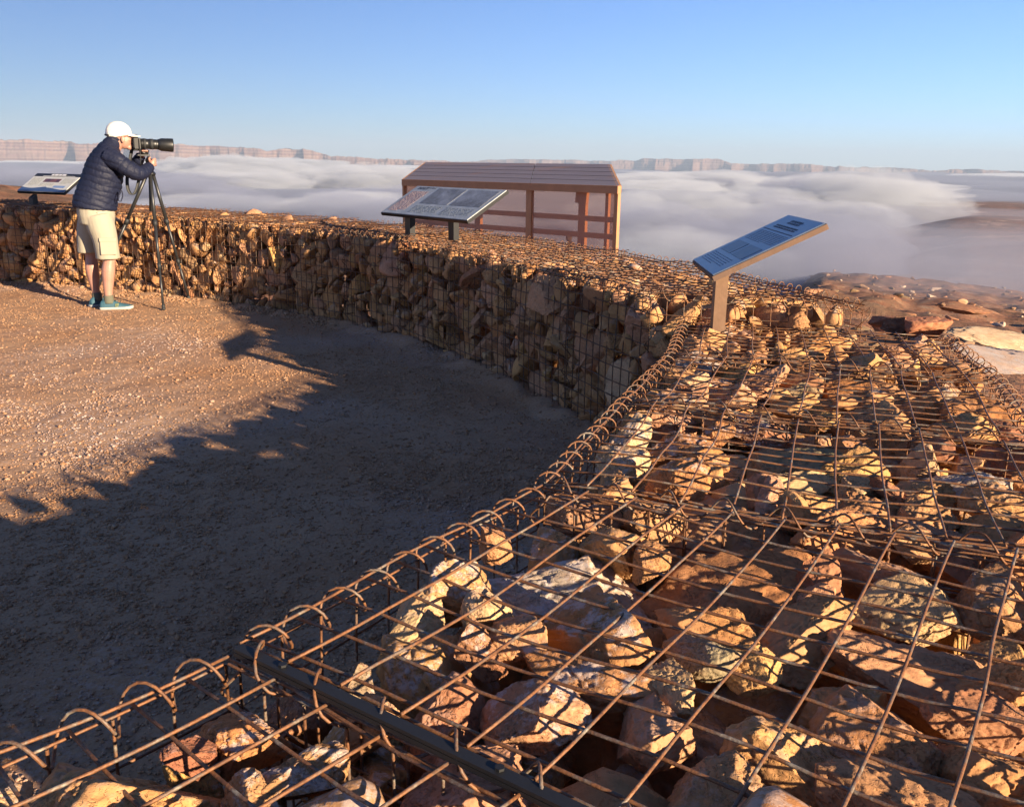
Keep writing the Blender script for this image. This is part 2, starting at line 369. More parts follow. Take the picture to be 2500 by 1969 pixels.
for bi, B in enumerate(baskets):
    i0, i1, o0, o1, z = B['i0'], B['i1'], B['o0'], B['o1'], B['z']
    low = B['low']; zb = -.07; zbo = -.5
    t = (i1-i0)/np.linalg.norm(i1-i0); nout = np.array([t[1], -t[0]])
    c = (i0+i1+o0+o1)/4
    root = empty('gabion_cage', (c[0], c[1], zb)); tag(root, (cage_lab_low if low else cage_lab_hi)[B['k']], 'gabion', 'wire cages of the curved stone wall')
    sh = np.array([c[0], c[1], zb])
    def fin(mb, name):
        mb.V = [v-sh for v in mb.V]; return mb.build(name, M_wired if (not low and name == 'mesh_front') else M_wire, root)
    poly = np.array([i0, i1, o1, o0])
    s0 = bi*31
    # lid
    mb = MB(); nseg = 14
    Ls = []
    k = 0
    while True:
        p = i0+nout*(k*B['sx']); r = clip_line(p+t*1e-6, t, poly)
        if k > 40 or (r is None and k > 0 and k*B['sx'] > .5): break
        if k == 0: r = (0, np.linalg.norm(i1-i0))
        if r is not None:
            tt = np.linspace(r[0]-.004, r[1]+.004, nseg); P = np.zeros((nseg, 3)); P[:, :2] = p+tt[:, None]*t; P[:, 2] = z+WR*1.7; Ls.append(P)
        k += 1
    tt = np.linspace(0, 1, nseg)[:, None]
    P = np.zeros((nseg, 3)); P[:, :2] = o0+(o1-o0)*tt; P[:, 2] = z+WR*1.7; Ls.append(P)
    Lw = np.array(Ls)
    Cs = []
    # cross wires square to the inner edge, clipped to the trapezoid
    def proj_t(p): return (p-i0)@t
    tmin = min(proj_t(p) for p in (i0, i1, o0, o1)); tmax = max(proj_t(p) for p in (i0, i1, o0, o1))
    q = math.floor(tmin/B['sy'])*B['sy']+.02
    while q < tmax:
        r = clip_line(i0+t*q, nout, poly)
        if r is not None and r[1]-r[0] > .08:
            tt = np.linspace(r[0]-.004, r[1]+.004, nseg); P = np.zeros((nseg, 3)); P[:, :2] = (i0+t*q)+tt[:, None]*nout; P[:, 2] = z-WR*.2; Cs.append(P)
        q += B['sy']
    for a, b in ((i0, o0), (i1, o1)):
        tt = np.linspace(0, 1, nseg)[:, None]; P = np.zeros((nseg, 3)); P[:, :2] = a+(b-a)*tt; P[:, 2] = z-WR*.2; Cs.append(P)
    for W in (Lw, np.array(Cs)):
        X = W.reshape(-1, 3); cc = ((X[:, :2]-c)**2).sum(1)
        X[:, 2] += -.010*np.exp(-cc/.12)+.007*vnoise(np.c_[X[:, :2]*4.5, np.zeros(len(X))+bi*3.3], 3)
        W = X.reshape(W.shape)
        mb.tubes(wob(W, .008, s0+3, 4.0), WR, 6, cap=low)
    fin(mb, 'mesh_lid')
    # panels
    for nm, a, b, outv, lo in (('mesh_front', i0, i1, -nout, zb), ('mesh_back', o0, o1, nout, zbo), ('mesh_end', i0, o0, -t, zb), ('mesh_end', i1, o1, t, zb)):
        mb = MB(); vpanel(mb, a, b, lo, z-.02, B['sy'], .0765, outv, s0+7, bulge=.012 if nm != 'mesh_end' else .004, wk=.9 if low or nm != 'mesh_front' else 1.12); fin(mb, nm)
    # spiral binders
    def spiral(a, b, za, zb_, r, pitch, ph):
        A = np.array([a[0], a[1], za]); Bp = np.array([b[0], b[1], zb_]); d = Bp-A; d /= np.linalg.norm(d)
        u = np.cross(d, [0, 0, 1.]) if abs(d[2]) < .9 else np.array([nout[0], nout[1], 0]); u /= np.linalg.norm(u); v = -np.cross(u, d)
        mb = MB(); mb.tubes(wob(helix(A, Bp, r, pitch, u, v, ph, 14), .004, s0+11, 6), WR*.95, 5, cap=False); fin(mb, 'spiral_binder')
    spiral(i0, i1, z-.015 if low else z-.008, z-.015 if low else z-.008, .027 if low else .026, B['sy'], 1.2)
    spiral(o0, o1, z-.008, z-.008, .027, B['sy'], .4)
    spiral(i0-t*.01, o0-t*.01, z-.004, z-.004, .027, B['sx']*1.15, 2.0)
    spiral(i0-t*.01, i0-t*.012, z-.01, zb, .024, .15, 0)
    if not low and B['k'] == 0: spiral(o0-t*.01, o0-t*.012, z-.01, zbo, .024, .15, 0)

# ------------------------------------------------------------------ rocks
def ico(sub):
    import bmesh
    bm = bmesh.new(); bmesh.ops.create_icosphere(bm, subdivisions=sub, radius=1)
    V = np.array([v.co[:] for v in bm.verts]); F = np.array([[v.index for v in f.verts] for f in bm.faces], np.int32); bm.free(); return V, F
ICO = {k: ico(k) for k in (1, 3, 4, 5, 6)}
def rock_shape(V, seed, rough=1.0):
    g = np.random.default_rng(seed); v = V.copy()
    nst = g.integers(9, 14)
    N = g.normal(size=(nst, 3)); N /= np.linalg.norm(N, axis=1, keepdims=True); D = g.uniform(.40, .72, nst)
    for nn, d in zip(N, D):
        dd = v@nn-d; v = v-np.where(dd > 0, dd*.98, 0)[:, None]*nn
    L = np.linalg.norm(v, axis=1, keepdims=True)
    nrm = v/np.maximum(L, 1e-6)
    q = v+seed*7.7
    disp = .045*fbm(q*1.6, 3, seed)+.040*fbm(q*5, 4, seed+3, .6)*rough
    rid = 1-np.abs(fbm(q*3.2, 4, seed+8, .55)); disp = disp-.06*np.clip(rid-.86, 0, 1)*5*rough
    disp = disp+.022*fbm(q*16, 4, seed+4, .65)*rough
    disp = disp+.008*fbm(q*46, 2, seed+14, .6)*rough
    v = v+nrm*disp[:, None]
    sc = np.array([1.22, 1.0, .80])*g.uniform(.88, 1.12, 3); v = v*sc
    return v/np.sqrt((v**2).sum(1).mean())
NS = 26
near_shapes = []
for k in range(NS):
    me_o = mesh('stone', rock_shape(ICO[6][0] if k < 14 else ICO[4][0], 100+k), ICO[6][1] if k < 14 else ICO[4][1], M_rock); me = me_o.data
    bpy.data.objects.remove(me_o); near_shapes.append(me)
lo_shapes = [rock_shape(ICO[3][0], 100+k, .9) for k in range(16)]

PAL = {'tan': (.50, .275, .12), 'ochre yellow': (.55, .31, .115), 'orange': (.49, .225, .085), 'pinkish': (.50, .26, .15), 'cream': (.62, .43, .235), 'reddish brown': (.33, .14, .075), 'grey green': (.31, .255, .155), 'pale grey': (.46, .38, .29)}
names = list(PAL)
cum = np.cumsum([.27, .23, .22, .12, .08, .05, .02, .01]); cumh = np.cumsum([.54, .06, .12, .22, .04, .02, .0, .0])
def rcol(low=True): return names[int(np.searchsorted(cum if low else cumh, random.random()*.9999))]

rocks = []   # dict pos r col b seed
def inside_d(B, p):
    """distances of a ground point to the four sides (positive inside)"""
    poly = [B['i0'], B['i1'], B['o1'], B['o0']]; c = np.mean(poly, 0); out = []
    for k in range(4):
        a, b = poly[k], poly[(k+1) % 4]; e = (b-a)/np.linalg.norm(b-a); nn = np.array([-e[1], e[0]])
        if nn@(c-a) < 0: nn = -nn
        out.append(nn@(p-a))
    return out   # front, far end, back, near end
feat = [  # x, y, half width (2169 px space), colour
 (1180,1235,150,'pale grey'),(1535,1120,185,'tan'),(1530,1235,165,'orange'),(1262,1100,66,'pinkish'),(890,1345,62,'cream'),(1300,1180,85,'ochre yellow'),
 (1515,1345,95,'orange'),(1690,1365,88,'tan'),(1240,1465,105,'orange'),(1395,1495,75,'cream'),(1955,1420,128,'pinkish'),(1680,1615,160,'ochre yellow'),
 (1905,1600,130,'orange'),(1480,1425,58,'grey green'),(1880,1240,80,'pinkish'),(1740,1262,52,'reddish brown'),(1385,1600,82,'pinkish'),(1010,1670,110,'pinkish'),
 (845,1620,78,'ochre yellow'),(665,1575,62,'ochre yellow'),(570,1505,58,'cream'),(515,1615,72,'orange'),(290,1600,95,'cream'),(420,1670,46,'reddish brown'),(640,1690,70,'tan'),
 (1085,1400,60,'tan'),(1010,1420,50,'reddish brown'),(2080,1560,80,'reddish brown'),(2100,1310,75,'tan'),(2070,1690,80,'orange'),
 (1450,955,72,'orange'),(1695,975,125,'grey green'),(1640,1045,85,'cream'),(1950,1065,78,'ochre yellow'),(2030,1040,60,'pale grey'),(1310,990,52,'cream'),(1320,925,55,'pinkish'),(1560,930,48,'tan'),(1830,990,55,'orange'),(2110,980,60,'reddish brown'),(1500,900,45,'tan'),
 (1605,800,75,'ochre yellow'),(1510,825,48,'orange'),(1690,850,48,'grey green'),(1800,840,62,'orange'),(1460,830,40,'cream'),(1900,850,50,'tan'),(2010,860,70,'pale grey'),
 (1530,725,48,'orange'),(1640,720,55,'tan'),(1760,720,55,'orange'),(1870,740,55,'tan'),(1950,730,50,'orange')]
def try_add(B, lst, p, r, col, k=.80, sq=None):
    for q in lst:
        if np.linalg.norm(np.array(q['p'])-p) < k*(q['r']+r): return False
    lst.append(dict(p=p, r=r, col=col, b=B)); return True
for bi, B in enumerate(baskets):
    lst = []; low = B['low']; z = B['z']
    if low:
        for x, y, hw, cn in feat:
            p = un(x, y, z-.09); r = hw*KP*np.linalg.norm(p-[0, 0, H])/2200*1.0
            d = inside_d(B, p[:2])
            if min(d) < .03: continue
            p[2] = z-.015-r*.90; p = p.copy()
            lst.append(dict(p=p, r=r, col=cn, b=B, f=1))
    poly = np.array([B['i0'], B['i1'], B['o1'], B['o0']]); mn, mx = poly.min(0), poly.max(0)
    depth_lim = .34 if low else .40
    if low: classes = [(.125, .16, 120), (.09, .12, 300), (.055, .075, 600), (.035, .05, 500)]
    else: classes = [(.115, .145, 70), (.085, .11, 320), (.06, .08, 800), (.035, .05, 800)]
    for r0, r1, tries in classes:
        for _ in range(tries):
            r = random.uniform(r0, r1); p2 = mn+np.random.rand(2)*0+rng.random(2)*(mx-mn); d = inside_d(B, p2)
            if min(d) < r*.62: continue
            u = random.random()
            topz = z-.012-r*(.86 if low else 1.12)
            if low:
                pz = topz-random.random()**2.6*depth_lim
            elif u < .42: pz = topz-random.random()*.03
            elif u < .93:   # press it against the front
                nn = (B['i1']-B['i0']); nn = np.array([nn[1], -nn[0]])/np.linalg.norm(nn)
                p2 = p2-nn*(d[0]-r*1.0-.004); d = inside_d(B, p2)
                if min(d) < r*.55: continue
                pz = random.uniform(r*.5-.02, topz)
            else: pz = topz-random.random()*.3
            if (low or (not low and B['k'] == 0)) and random.random() < .3:   # press against the ends / fronts
                side = random.choice([0, 3]);
                if side == 3:
                    e = B['o0']-B['i0']; e = e/np.linalg.norm(e); nn = np.array([-e[1], e[0]])
                else:
                    e = B['i1']-B['i0']; e = e/np.linalg.norm(e); nn = np.array([e[1], -e[0]])
                if nn@(np.mean(poly, 0)-B['i0']) < 0: nn = -nn
                p2 = p2-nn*(d[side]-r*.82); d = inside_d(B, p2)
                if min(d) < r*.5: continue
                pz = random.uniform(r*.5, topz)
            try_add(B, lst, np.array([p2[0], p2[1], pz]), r, rcol(low), .79 if low else .76)
    # hidden body of the fill
    for _ in range(60 if low else 60):
        p2 = mn+rng.random(2)*(mx-mn); d = inside_d(B, p2)
        if min(d) < .14 or (not low and d[0] < .24): continue
        try_add(B, lst, np.array([p2[0], p2[1], random.uniform(.1, z-(.45 if low else .33))]), .15, rcol(), .7)
    rocks += lst
# size in view, to choose which stones stand as objects of their own
cand = []
for rk in rocks:
    B = rk['b']; q = pj(np.array(rk['p'])); rk['px'] = rk['r']/max(q[2], .3)*1900; d = inside_d(B, rk['p'][:2])
    B_z = B['z']; top = B_z-rk['p'][2]-rk['r']*.82
    vis = top < (.14 if B['low'] else .05) or (not B['low'] and d[0] < rk['r']*1.1) or (not B['low'] and B['k'] == 0 and d[3] < rk['r']*1.1)
    inframe = -60 < q[0] < 2230 and -60 < q[1] < 1760 and q[2] > .1
    rk['score'] = rk['px'] if (vis and inframe) else 0
    rk['q'] = q
order = sorted(rocks, key=lambda k: -k['score'])
indiv = order[:298]; rest = order[298:]
def where_low(rk):
    B = rk['b']; d = inside_d(B, rk['p'][:2]); w = ['plaza side', 'left of centre', 'right of centre', 'outer side'][min(3, int(d[0]/.28))]
    l = 'near end' if d[3] < d[1]*.6 else ('far end' if d[1] < d[3]*.6 else 'middle')
    dp = 'deep' if B['z']-rk['p'][2]-rk['r']*.8 > .08 else ''
    c = ['bottom left cage', 'cage behind black bar', 'third low cage', 'fourth low cage', 'tilted sign cage'][B['k']]
    return f', {l} of {c}, {w}', dp
def where_hi(rk):
    B = rk['b']; d = inside_d(B, rk['p'][:2]); zz = rk['p'][2]/B['z']
    c = ['sunlit end cage', 'second cage from end', 'third cage from end', 'cage right of two-post sign', 'cage under two-post sign', 'cage left of two-post sign', 'shade edge cage', 'cage right of tripod', 'cage behind tripod', 'cage behind man', 'cage under left board', 'leftmost cage'][B['k']]
    L = np.linalg.norm(B['i1']-B['i0'])
    if zz > .86 and d[0] > rk['r']*1.2: v = 'top of'
    else: v = ('low ' if zz < .3 else 'mid ' if zz < .62 else 'high ')+('right' if d[3] < L*.36 else 'left' if d[3] > L*.68 else 'middle')+' front of'
    return f', {v} {c}', ''
used = {}
for n_, rk in enumerate(indiv):
    me = near_shapes[n_ % 14] if rk['px'] > 38 else near_shapes[random.randrange(NS)]
    o = bpy.data.objects.new('stone', me); COL.objects.link(o)
    if rk.get('f'):
        o.rotation_euler = (random.uniform(-.35, .35), random.uniform(-.35, .35), random.uniform(0, 6.28)); s = rk['r']
        o.scale = (s*1.0, s*.98, s*.95)
    else:
        o.rotation_euler = (random.uniform(0, 6.28), random.uniform(0, 6.28), random.uniform(0, 6.28)) if not (rk['b']['low'] or rk['p'][2] > rk['b']['z']-.24) else (random.uniform(-.7, .7), random.uniform(-.7, .7), random.uniform(0, 6.28))
        s = rk['r']; o.scale = (s*random.uniform(.9, 1.1), s*random.uniform(.9, 1.1), s*random.uniform(.9, 1.1))
    o.location = rk['p']
    c = np.array(PAL[rk['col']])*random.uniform(.88, 1.1); c = np.clip(c*np.array([1, random.uniform(.95, 1.04), random.uniform(.92, 1.08)]), 0, .75)
    d0 = inside_d(rk['b'], rk['p'][:2])[0]
    frost = (.75 if random.random() < .4 else .2) if (rk['b']['low'] and d0 < .4) else random.choice([0, 0, 0, .25])
    if rk['col'] == 'pale grey': frost = .9
    o.color = (*c, 1-frost)
    wh, dp = (where_low if rk['b']['low'] else where_hi)(rk)
    size = 'big' if rk['r'] > .115 else 'medium' if rk['r'] > .075 else 'small'
    if frost > .6: dp = (dp+' frosted').strip()
    lab = f'{size} {dp+" " if dp else ""}{rk["col"]} stone{wh}'
    used.setdefault(lab, []).append((o, rk))
for lab, l in used.items():
    if len(l) > 1:
        l.sort(key=lambda a: a[1]['q'][0])
        for j, (o, rk) in enumerate(l):
            o['label'] = lab+', '+(['left one', 'right one'][j] if len(l) == 2 else ["leftmost", "second from left", "third from left", "fourth from left", "fifth from left", "sixth from left", "seventh from left", "eighth from left", "ninth from left"][min(j, 8)])
    else: l[0][0]['label'] = lab
    for o, rk in l:
        o['category'] = 'stone'; o['group'] = 'stones filling the wire cages'
        if len(o['label'].split()) > 16: o['label'] = o['label'].split(' ', 1)[1]
Vs, Fs, Cc, nn = [], [], [], 0
for rk in rest:
    v = lo_shapes[random.randrange(16)]*rk['r']
    E_ = np.array(Euler((random.uniform(0, 6.28), random.uniform(0, 6.28), random.uniform(0, 6.28))).to_matrix())
    v = v@E_.T+rk['p']; Vs.append(v); Fs.append(ICO[3][1]+nn); nn += len(v)
    c = np.clip(np.array(PAL[rk['col']])*random.uniform(.85, 1.1), 0, .75); Cc.append(np.tile([*c, random.choice([1, .8, .5, .3])], (len(v), 1)))
fill = mesh('stone_fill', np.concatenate(Vs), np.concatenate(Fs), M_rockfill)
tag(fill, 'rest of the broken stones heaped inside the wire cages', 'stones', kind='stuff')
ca = fill.data.color_attributes.new('rcol', 'FLOAT_COLOR', 'POINT'); ca.data.foreach_set('color', np.concatenate(Cc).astype(np.float32).ravel())

# ------------------------------------------------------------------ black bar across the first seam
M_black = simple('black_steel', (.010, .010, .011), .6, .0, .3, 60, .3, .001)
A = un(505, 1372, .705); Bq = un(1180, 1695, .705); d = Bq-A; d /= np.linalg.norm(d); Bq = A+d*1.16
bar = empty('steel_bar', (*A[:2], .702), math.atan2(d[1], d[0])); tag(bar, 'long flat black steel bar lying on the mesh across the bottom of the view', 'bar')
mb = MB(); L = 1.16; mb.box((L/2, 0, .004), (L, .017, .005)); mb.box((L/2, -.007, -.003), (L, .003, .006)); mb.build('angle_profile', M_black, bar, False)
for xx in (.09, .45, .83):
    mb = MB(); a = np.arange(6)/6*2*np.pi; mb.loft([[(xx+.006*math.cos(q), .002+.006*math.sin(q), zz) for q in a] for zz in (.0066, .010)]); mb.build('bolt_head', M_black, bar, False)

# ------------------------------------------------------------------ plaza ground
cx0, cy0 = -5.6, 3.9
xs = np.arange(-9.5, 1.2, .035); ys = np.arange(.6, 11, .035); X, Y = np.meshgrid(xs, ys)
pp = P3(X.ravel(), Y.ravel())
Z = .010*fbm(pp*1.6, 3, 41)+.007*fbm(pp*9, 3, 42)+.004*vnoise(pp*24, 43)
V = np.stack([X.ravel(), Y.ravel(), Z], -1)
# gravel heaped along the foot of the wall
ip = np.array(low_in+hi_in)
def seg_d(P, pts):
    best = np.full(len(P), 1e9)
    for a, b in zip(pts[:-1], pts[1:]):
        a, b = np.array(a), np.array(b); ab = b-a; t = np.clip(((P-a)@ab)/(ab@ab), 0, 1); best = np.minimum(best, np.linalg.norm(P-(a+t[:, None]*ab), axis=1))
    return best
dw = seg_d(V[:, :2], hi_in); V[:, 2] += .035*np.exp(-(dw/.12)**2)*(1+.6*vnoise(pp*7, 44))
idx = np.arange(len(V)).reshape(X.shape)
F = np.stack([idx[:-1, :-1], idx[:-1, 1:], idx[1:, 1:], idx[1:, :-1]], -1).reshape(-1, 4)
# keep only the part inside the ring of the wall
dl = seg_d(V[:, :2], low_in)
from_c = V[:, :2]-np.array([cx0, cy0])
allp = np.array(low_in[:-1]+hi_in)
ang = np.arctan2(allp[:, 1]-cy0, allp[:, 0]-cx0); rad = np.hypot(allp[:, 0]-cx0, allp[:, 1]-cy0); o_ = np.argsort(ang)
def ring_r(P): return np.interp(np.arctan2(P[:, 1]-cy0, P[:, 0]-cx0), ang[o_], rad[o_])
keep = (np.hypot(*from_c.T) < ring_r(V[:, :2])+.5)
F = F[keep[F].all(1)]
gp = mesh('gravel_plaza', V, F, M_gravel); tag(gp, kind='structure')
me = gp.data
# pebbles
NPB = 90000
pts = []
while sum(len(p) for p in pts) < NPB:
    q = np.stack([rng.uniform(-9, .9, 60000), rng.uniform(.8, 10.6, 60000)], -1); dd = np.hypot(q[:, 0], q[:, 1])
    cl = .45+.55*(fbm(P3(q[:, 0], q[:, 1])*1.3, 3, 60) > -.1)
    ok = (np.hypot(q[:, 0]-cx0, q[:, 1]-cy0) < ring_r(q)-.01) & (rng.random(60000) < cl/(1+(dd/4.2)**2.2))
    qq = pj(np.c_[q, np.zeros(len(q))]); ok &= (qq[:, 0] > -90) & (qq[:, 1] < 1800)
    pts.append(q[ok])
# extra ones along the foot of the sunlit wall
pts = np.concatenate(pts)[:NPB]
wl = []
for a, b in zip(hi_in[5:-1], hi_in[6:]):
    a, b = np.array(a), np.array(b); t = rng.random((900, 1)); nn = (b-a)/np.linalg.norm(b-a); nn = np.array([-nn[1], nn[0]])
    wl.append(a+(b-a)*t+nn*(np.abs(rng.normal(0, .10, (900, 1)))+.0))
pts = np.concatenate([pts]+wl)
NPB = len(pts)
iv, if_ = ICO[1]
sz = rng.lognormal(math.log(.0029), .48, NPB); sz = np.clip(sz, .0018, .013); sz[-len(wl)*900:] *= 1.7
gz = .010*fbm(P3(pts[:, 0], pts[:, 1])*1.6, 3, 41)+.007*fbm(P3(pts[:, 0], pts[:, 1])*9, 3, 42)+.035*np.exp(-(seg_d(pts, hi_in)/.12)**2)
an = rng.random(NPB)*6.28; vv = iv[None]*(1+rng.uniform(-.28, .28, (NPB, len(iv), 1)))*(sz[:, None, None]*np.stack([rng.uniform(.9, 1.2, NPB), rng.uniform(.8, 1.1, NPB), rng.uniform(.5, .85, NPB)], -1)[:, None])
ca_, sa_ = np.cos(an)[:, None], np.sin(an)[:, None]
vv = np.stack([vv[..., 0]*ca_-vv[..., 1]*sa_, vv[..., 0]*sa_+vv[..., 1]*ca_, vv[..., 2]], -1)
vv += np.stack([pts[:, 0], pts[:, 1], gz+sz*.3], -1)[:, None]
F = (if_[None]+(np.arange(NPB)*len(iv))[:, None, None]).reshape(-1, 3)
pb = mesh('loose_gravel', vv.reshape(-1, 3), F, M_pebble, smooth=False); tag(pb, 'loose pebbles scattered over the gravel plaza', 'gravel', kind='stuff')

# ================================================================== signs
M_signblk = simple('sign_black_paint', (.018, .018, .020), .4, .2, .2, 40, .2, .001)
M_corten = simple('weathered_steel', (.19, .11, .07), .75, .15, .35, 14, .5, .003)
M_sigpost = simple('sign_post_steel', (.27, .155, .09), .6, .3, .3, 25, .3, .002)
def face_mat(name, col, col2, sc, rough=.3, frost=.0):
    m, nt, b, _ = new_mat(name); p = coord(nt)
    c = mix(nt, ramp(nt, noise(nt, p, sc, 5, .7), [(.4, 0), (.65, 1)]), col, col2)
    if frost:
        f = ramp(nt, noise(nt, p, 170, 3, .7), [(.60, 0), (.68, frost)]); c = mix(nt, f, c, (.8, .82, .85))
        rr = ramp(nt, noise(nt, p, 60, 4, .7), [(.35, rough), (.7, min(1, rough+.35))]); nt.links.new(rr, b.inputs['Roughness'])
        bump(nt, b, noise(nt, p, 150, 3), .35, .002)
    else: b.inputs['Roughness'].default_value = rough
    setc(nt, b, c); return m
M_txt = simple('dark_print', (.05, .055, .07), .5, 0, .1)
M_txtw = simple('white_print', (.75, .76, .78), .5, 0, .1)
def rect(mb, x0, x1, y0, y1, z): mb.box(((x0+x1)/2, (y0+y1)/2, z), (x1-x0, y1-y0, .0012))
def text_rows(mb, x0, x1, y0, y1, rows, z, h=.5, seed=0, center=False):
    g = random.Random(seed); dy = (y1-y0)/rows
    for r in range(rows):
        yy = y1-(r+.5)*dy; x = x0; end = x1 if center or r < rows-1 else x0+(x1-x0)*.6
        while x < end:
            L = g.uniform(.008, .035)*max(.5, dy/.012); L = min(L, end-x)
            if L > .003: rect(mb, x, x+L, yy-dy*h/2, yy+dy*h/2, z)
            x += L+.006*max(.5, dy/.012)
def sign(name, lab, c, yaw, tilt, w, s, posts, post_w, post_d, th, M_edge, M_post, face):
    u = np.array([math.cos(yaw), math.sin(yaw), 0]); nh = np.array([-math.sin(yaw), math.cos(yaw), 0])
    v = nh*math.cos(tilt)+np.array([0, 0, math.sin(tilt)]); nn = np.cross(u, v); c = np.array(c, float)
    M = np.stack([u, v, nn], 1); P0 = np.array(posts[0])
    root = empty(name, P0); tag(root, lab, 'sign')
    def add(mb, nm, mat, off=0.):
        mb.V = [x@M.T+(c-P0)+nn*off for x in mb.V]; return mb.build(nm, mat, root, False)
    mb = MB(); mb.box((0, 0, -th/2-.003), (w, s, th)); add(mb, 'panel_tray', M_edge)
    mb = MB(); mb.box((0, 0, -th-.008-.003), (w*.62, s*.55, .012)); add(mb, 'back_bracket', M_post)
    fm, parts = face(w, s)
    mb = MB(); mb.box((0, 0, .0), (w-.012, s-.012, .006)); base = add(mb, 'printed_face', fm)
    for nm, mat, b in parts:
        b.V = [x@M.T+(c-P0) for x in b.V]; b.build(nm, mat, base, False)
    Rz = np.stack([u, nh, [0, 0, 1.]], 1)
    for q in posts:
        q = np.array(q, float); off = q-c; k = off@u; m_ = off[:2]@nh[:2]
        ztop = c[2]+math.tan(tilt)*m_-(th+.012)/math.cos(tilt)-post_d/2*math.tan(tilt)*.2
        z0 = q[2]-.22; V = []
        for dx in (-1, 1):
            for dy in (-1, 1):
                for zz in (z0, None):
                    p = q[:2]+u[:2]*dx*post_w/2+nh[:2]*dy*post_d/2
                    z = z0 if zz is not None else ztop+math.tan(tilt)*dy*post_d/2
                    V.append([p[0]-P0[0], p[1]-P0[1], z-P0[2]])
        b = MB(); b.add(V, [[0, 1, 3, 2], [4, 6, 7, 5], [0, 4, 5, 1], [2, 3, 7, 6], [0, 2, 6, 4], [1, 5, 7, 3]]); b.build('post', M_post, root, False)
def face1(w, s):
    z = .0036; P = []
    b = MB(); rect(b, -w/2+.006, w/2-.006, s*.32, s/2-.006, z); P.append(('header_band', M_signblk, b))
    b = MB(); text_rows(b, -w*.14, w*.17, s*.37, s*.46, 1, z+.001, .85, 3, True); text_rows(b, -w*.30, w*.38, s*.335, s*.36, 1, z+.001, .7, 4, True); P.append(('title_lettering', M_txtw, b))
    m = face_mat('photo_dusk', (.06, .03, .05), (.25, .10, .07), 9); b = MB(); rect(b, -w*.17, w*.17, .02*s, s*.2, z); P.append(('dark_photo', m, b))
    m = simple('blue_print', (.045, .085, .20), .35, 0, .2, 8)
    b = MB(); n_ = 30; xs_ = np.linspace(-w/2+.006, w/2-.006, n_); top = -s*.27+s*.045*np.sin(xs_/w*9+1)-s*.05*(xs_ > w*.02)
    V = [(x, -s/2+.006, z+.0006) for x in xs_]+[(x, t, z+.0006) for x, t in zip(xs_, top)]
    b.poly(V, [[i, i+1, n_+i+1, n_+i] for i in range(n_-1)]); P.append(('blue_landform', m, b))
    m = simple('pale_blue_print', (.20, .30, .52), .35, 0, .3, 12); b = MB(); rect(b, w*.16, w*.40, -s*.27, -s*.16, z); P.append(('lake_picture', m, b))
    mg = simple('grey_print', (.36, .37, .35), .5, 0, .1); b = MB()
    text_rows(b, -w*.44, -w*.22, -s*.17, s*.24, 11, z, .5, 5); P.append(('text_block', mg, b)); b = MB(); text_rows(b, w*.22, w*.45, -s*.06, s*.24, 8, z, .5, 6); P.append(('text_block', mg, b)); b = MB(); text_rows(b, -w*.17, w*.12, -s*.2, -s*.03, 5, z, .5, 7); P.append(('text_block', mg, b))
    return face_mat('board_cream', (.58, .59, .55), (.64, .64, .62), 6, .35), P
def face2(w, s):
    z = .0036; P = []
    m = face_mat('pink_print', (.42, .27, .24), (.50, .36, .32), 14, .35, .5); b = MB(); text_rows(b, -w*.46, -w*.27, -s*.40, s*.30, 18, z, .62, 8); P.append(('pink_text_column', m, b))
    b = MB(); text_rows(b, -w*.44, -w*.24, s*.36, s*.45, 2, z, .7, 9); P.append(('heading', M_txt, b))
    for x0, x1, y0, y1, se in ((-w*.20, w*.115, -.10*s, s*.43, 1), (w*.145, w*.46, -.10*s, s*.43, 2)):
        m = face_mat('frosted_photo', (.15, .16, .17), (.34, .37, .42), 5+se, .35, .7); b = MB(); rect(b, x0, x1, y0, y1, z); P.append(('frosted_photo', m, b))
    mf = simple('faded_print', (.24, .27, .28), .5, 0, .1); b = MB(); text_rows(b, -w*.2, w*.1, -s*.42, -s*.17, 6, z, .4, 10); P.append(('text_block', mf, b)); b = MB(); text_rows(b, w*.15, w*.45, -s*.42, -s*.17, 6, z, .4, 11); P.append(('text_block', mf, b))
    return face_mat('board_frosted', (.36, .40, .42), (.48, .52, .55), 8, .35, .9), P
def face3(w, s):
    z = .0036; P = []
    b = MB(); text_rows(b, -w*.16, w*.16, s*.36, s*.43, 2, z, .7, 12, True); text_rows(b, -w*.30, w*.30, s*.27, s*.33, 2, z, .6, 13, True); rect(b, -w*.46, w*.42, s*.225, s*.232, z); P.append(('heading', M_txt, b))
    b = MB(); mf = simple('blue_grey_print', (.08, .11, .18), .35, 0, .1); text_rows(b, -w*.42, w*.42, s*.02, s*.2, 9, z, .3, 14); P.append(('text_block', mf, b)); b = MB(); text_rows(b, -w*.42, w*.30, -s*.42, -s*.26, 6, z, .3, 15); P.append(('text_block', mf, b))
    for x0, x1, y0, y1, se in ((-w*.40, -w*.02, -s*.22, -s*.03, 1), (w*.04, w*.42, -s*.22, -s*.03, 2)):
        m = face_mat('dim_photo', (.05, .06, .09), (.13, .12, .14), 9+se, .35); b = MB(); rect(b, x0, x1, y0, y1, z); P.append(('dim_photo', m, b))
    return face_mat('board_sky_sheen', (.10, .135, .21), (.135, .175, .26), 8, .3), P  # blue of the reflected sky is put into the board's base colour
p2a, p2b = un(857, 496, .82)+np.array([.04, .05, 0]), un(949, 504, .815)+np.array([.04, .05, 0])
sign('wayside_sign', 'wide frosted information board on two black posts, rising from the shaded wall', (-.575, 7.15, 1.084), -.9063, .526, 1.23, .42, [p2a, p2b], .075, .05, .024, M_signblk, M_signblk, face2)
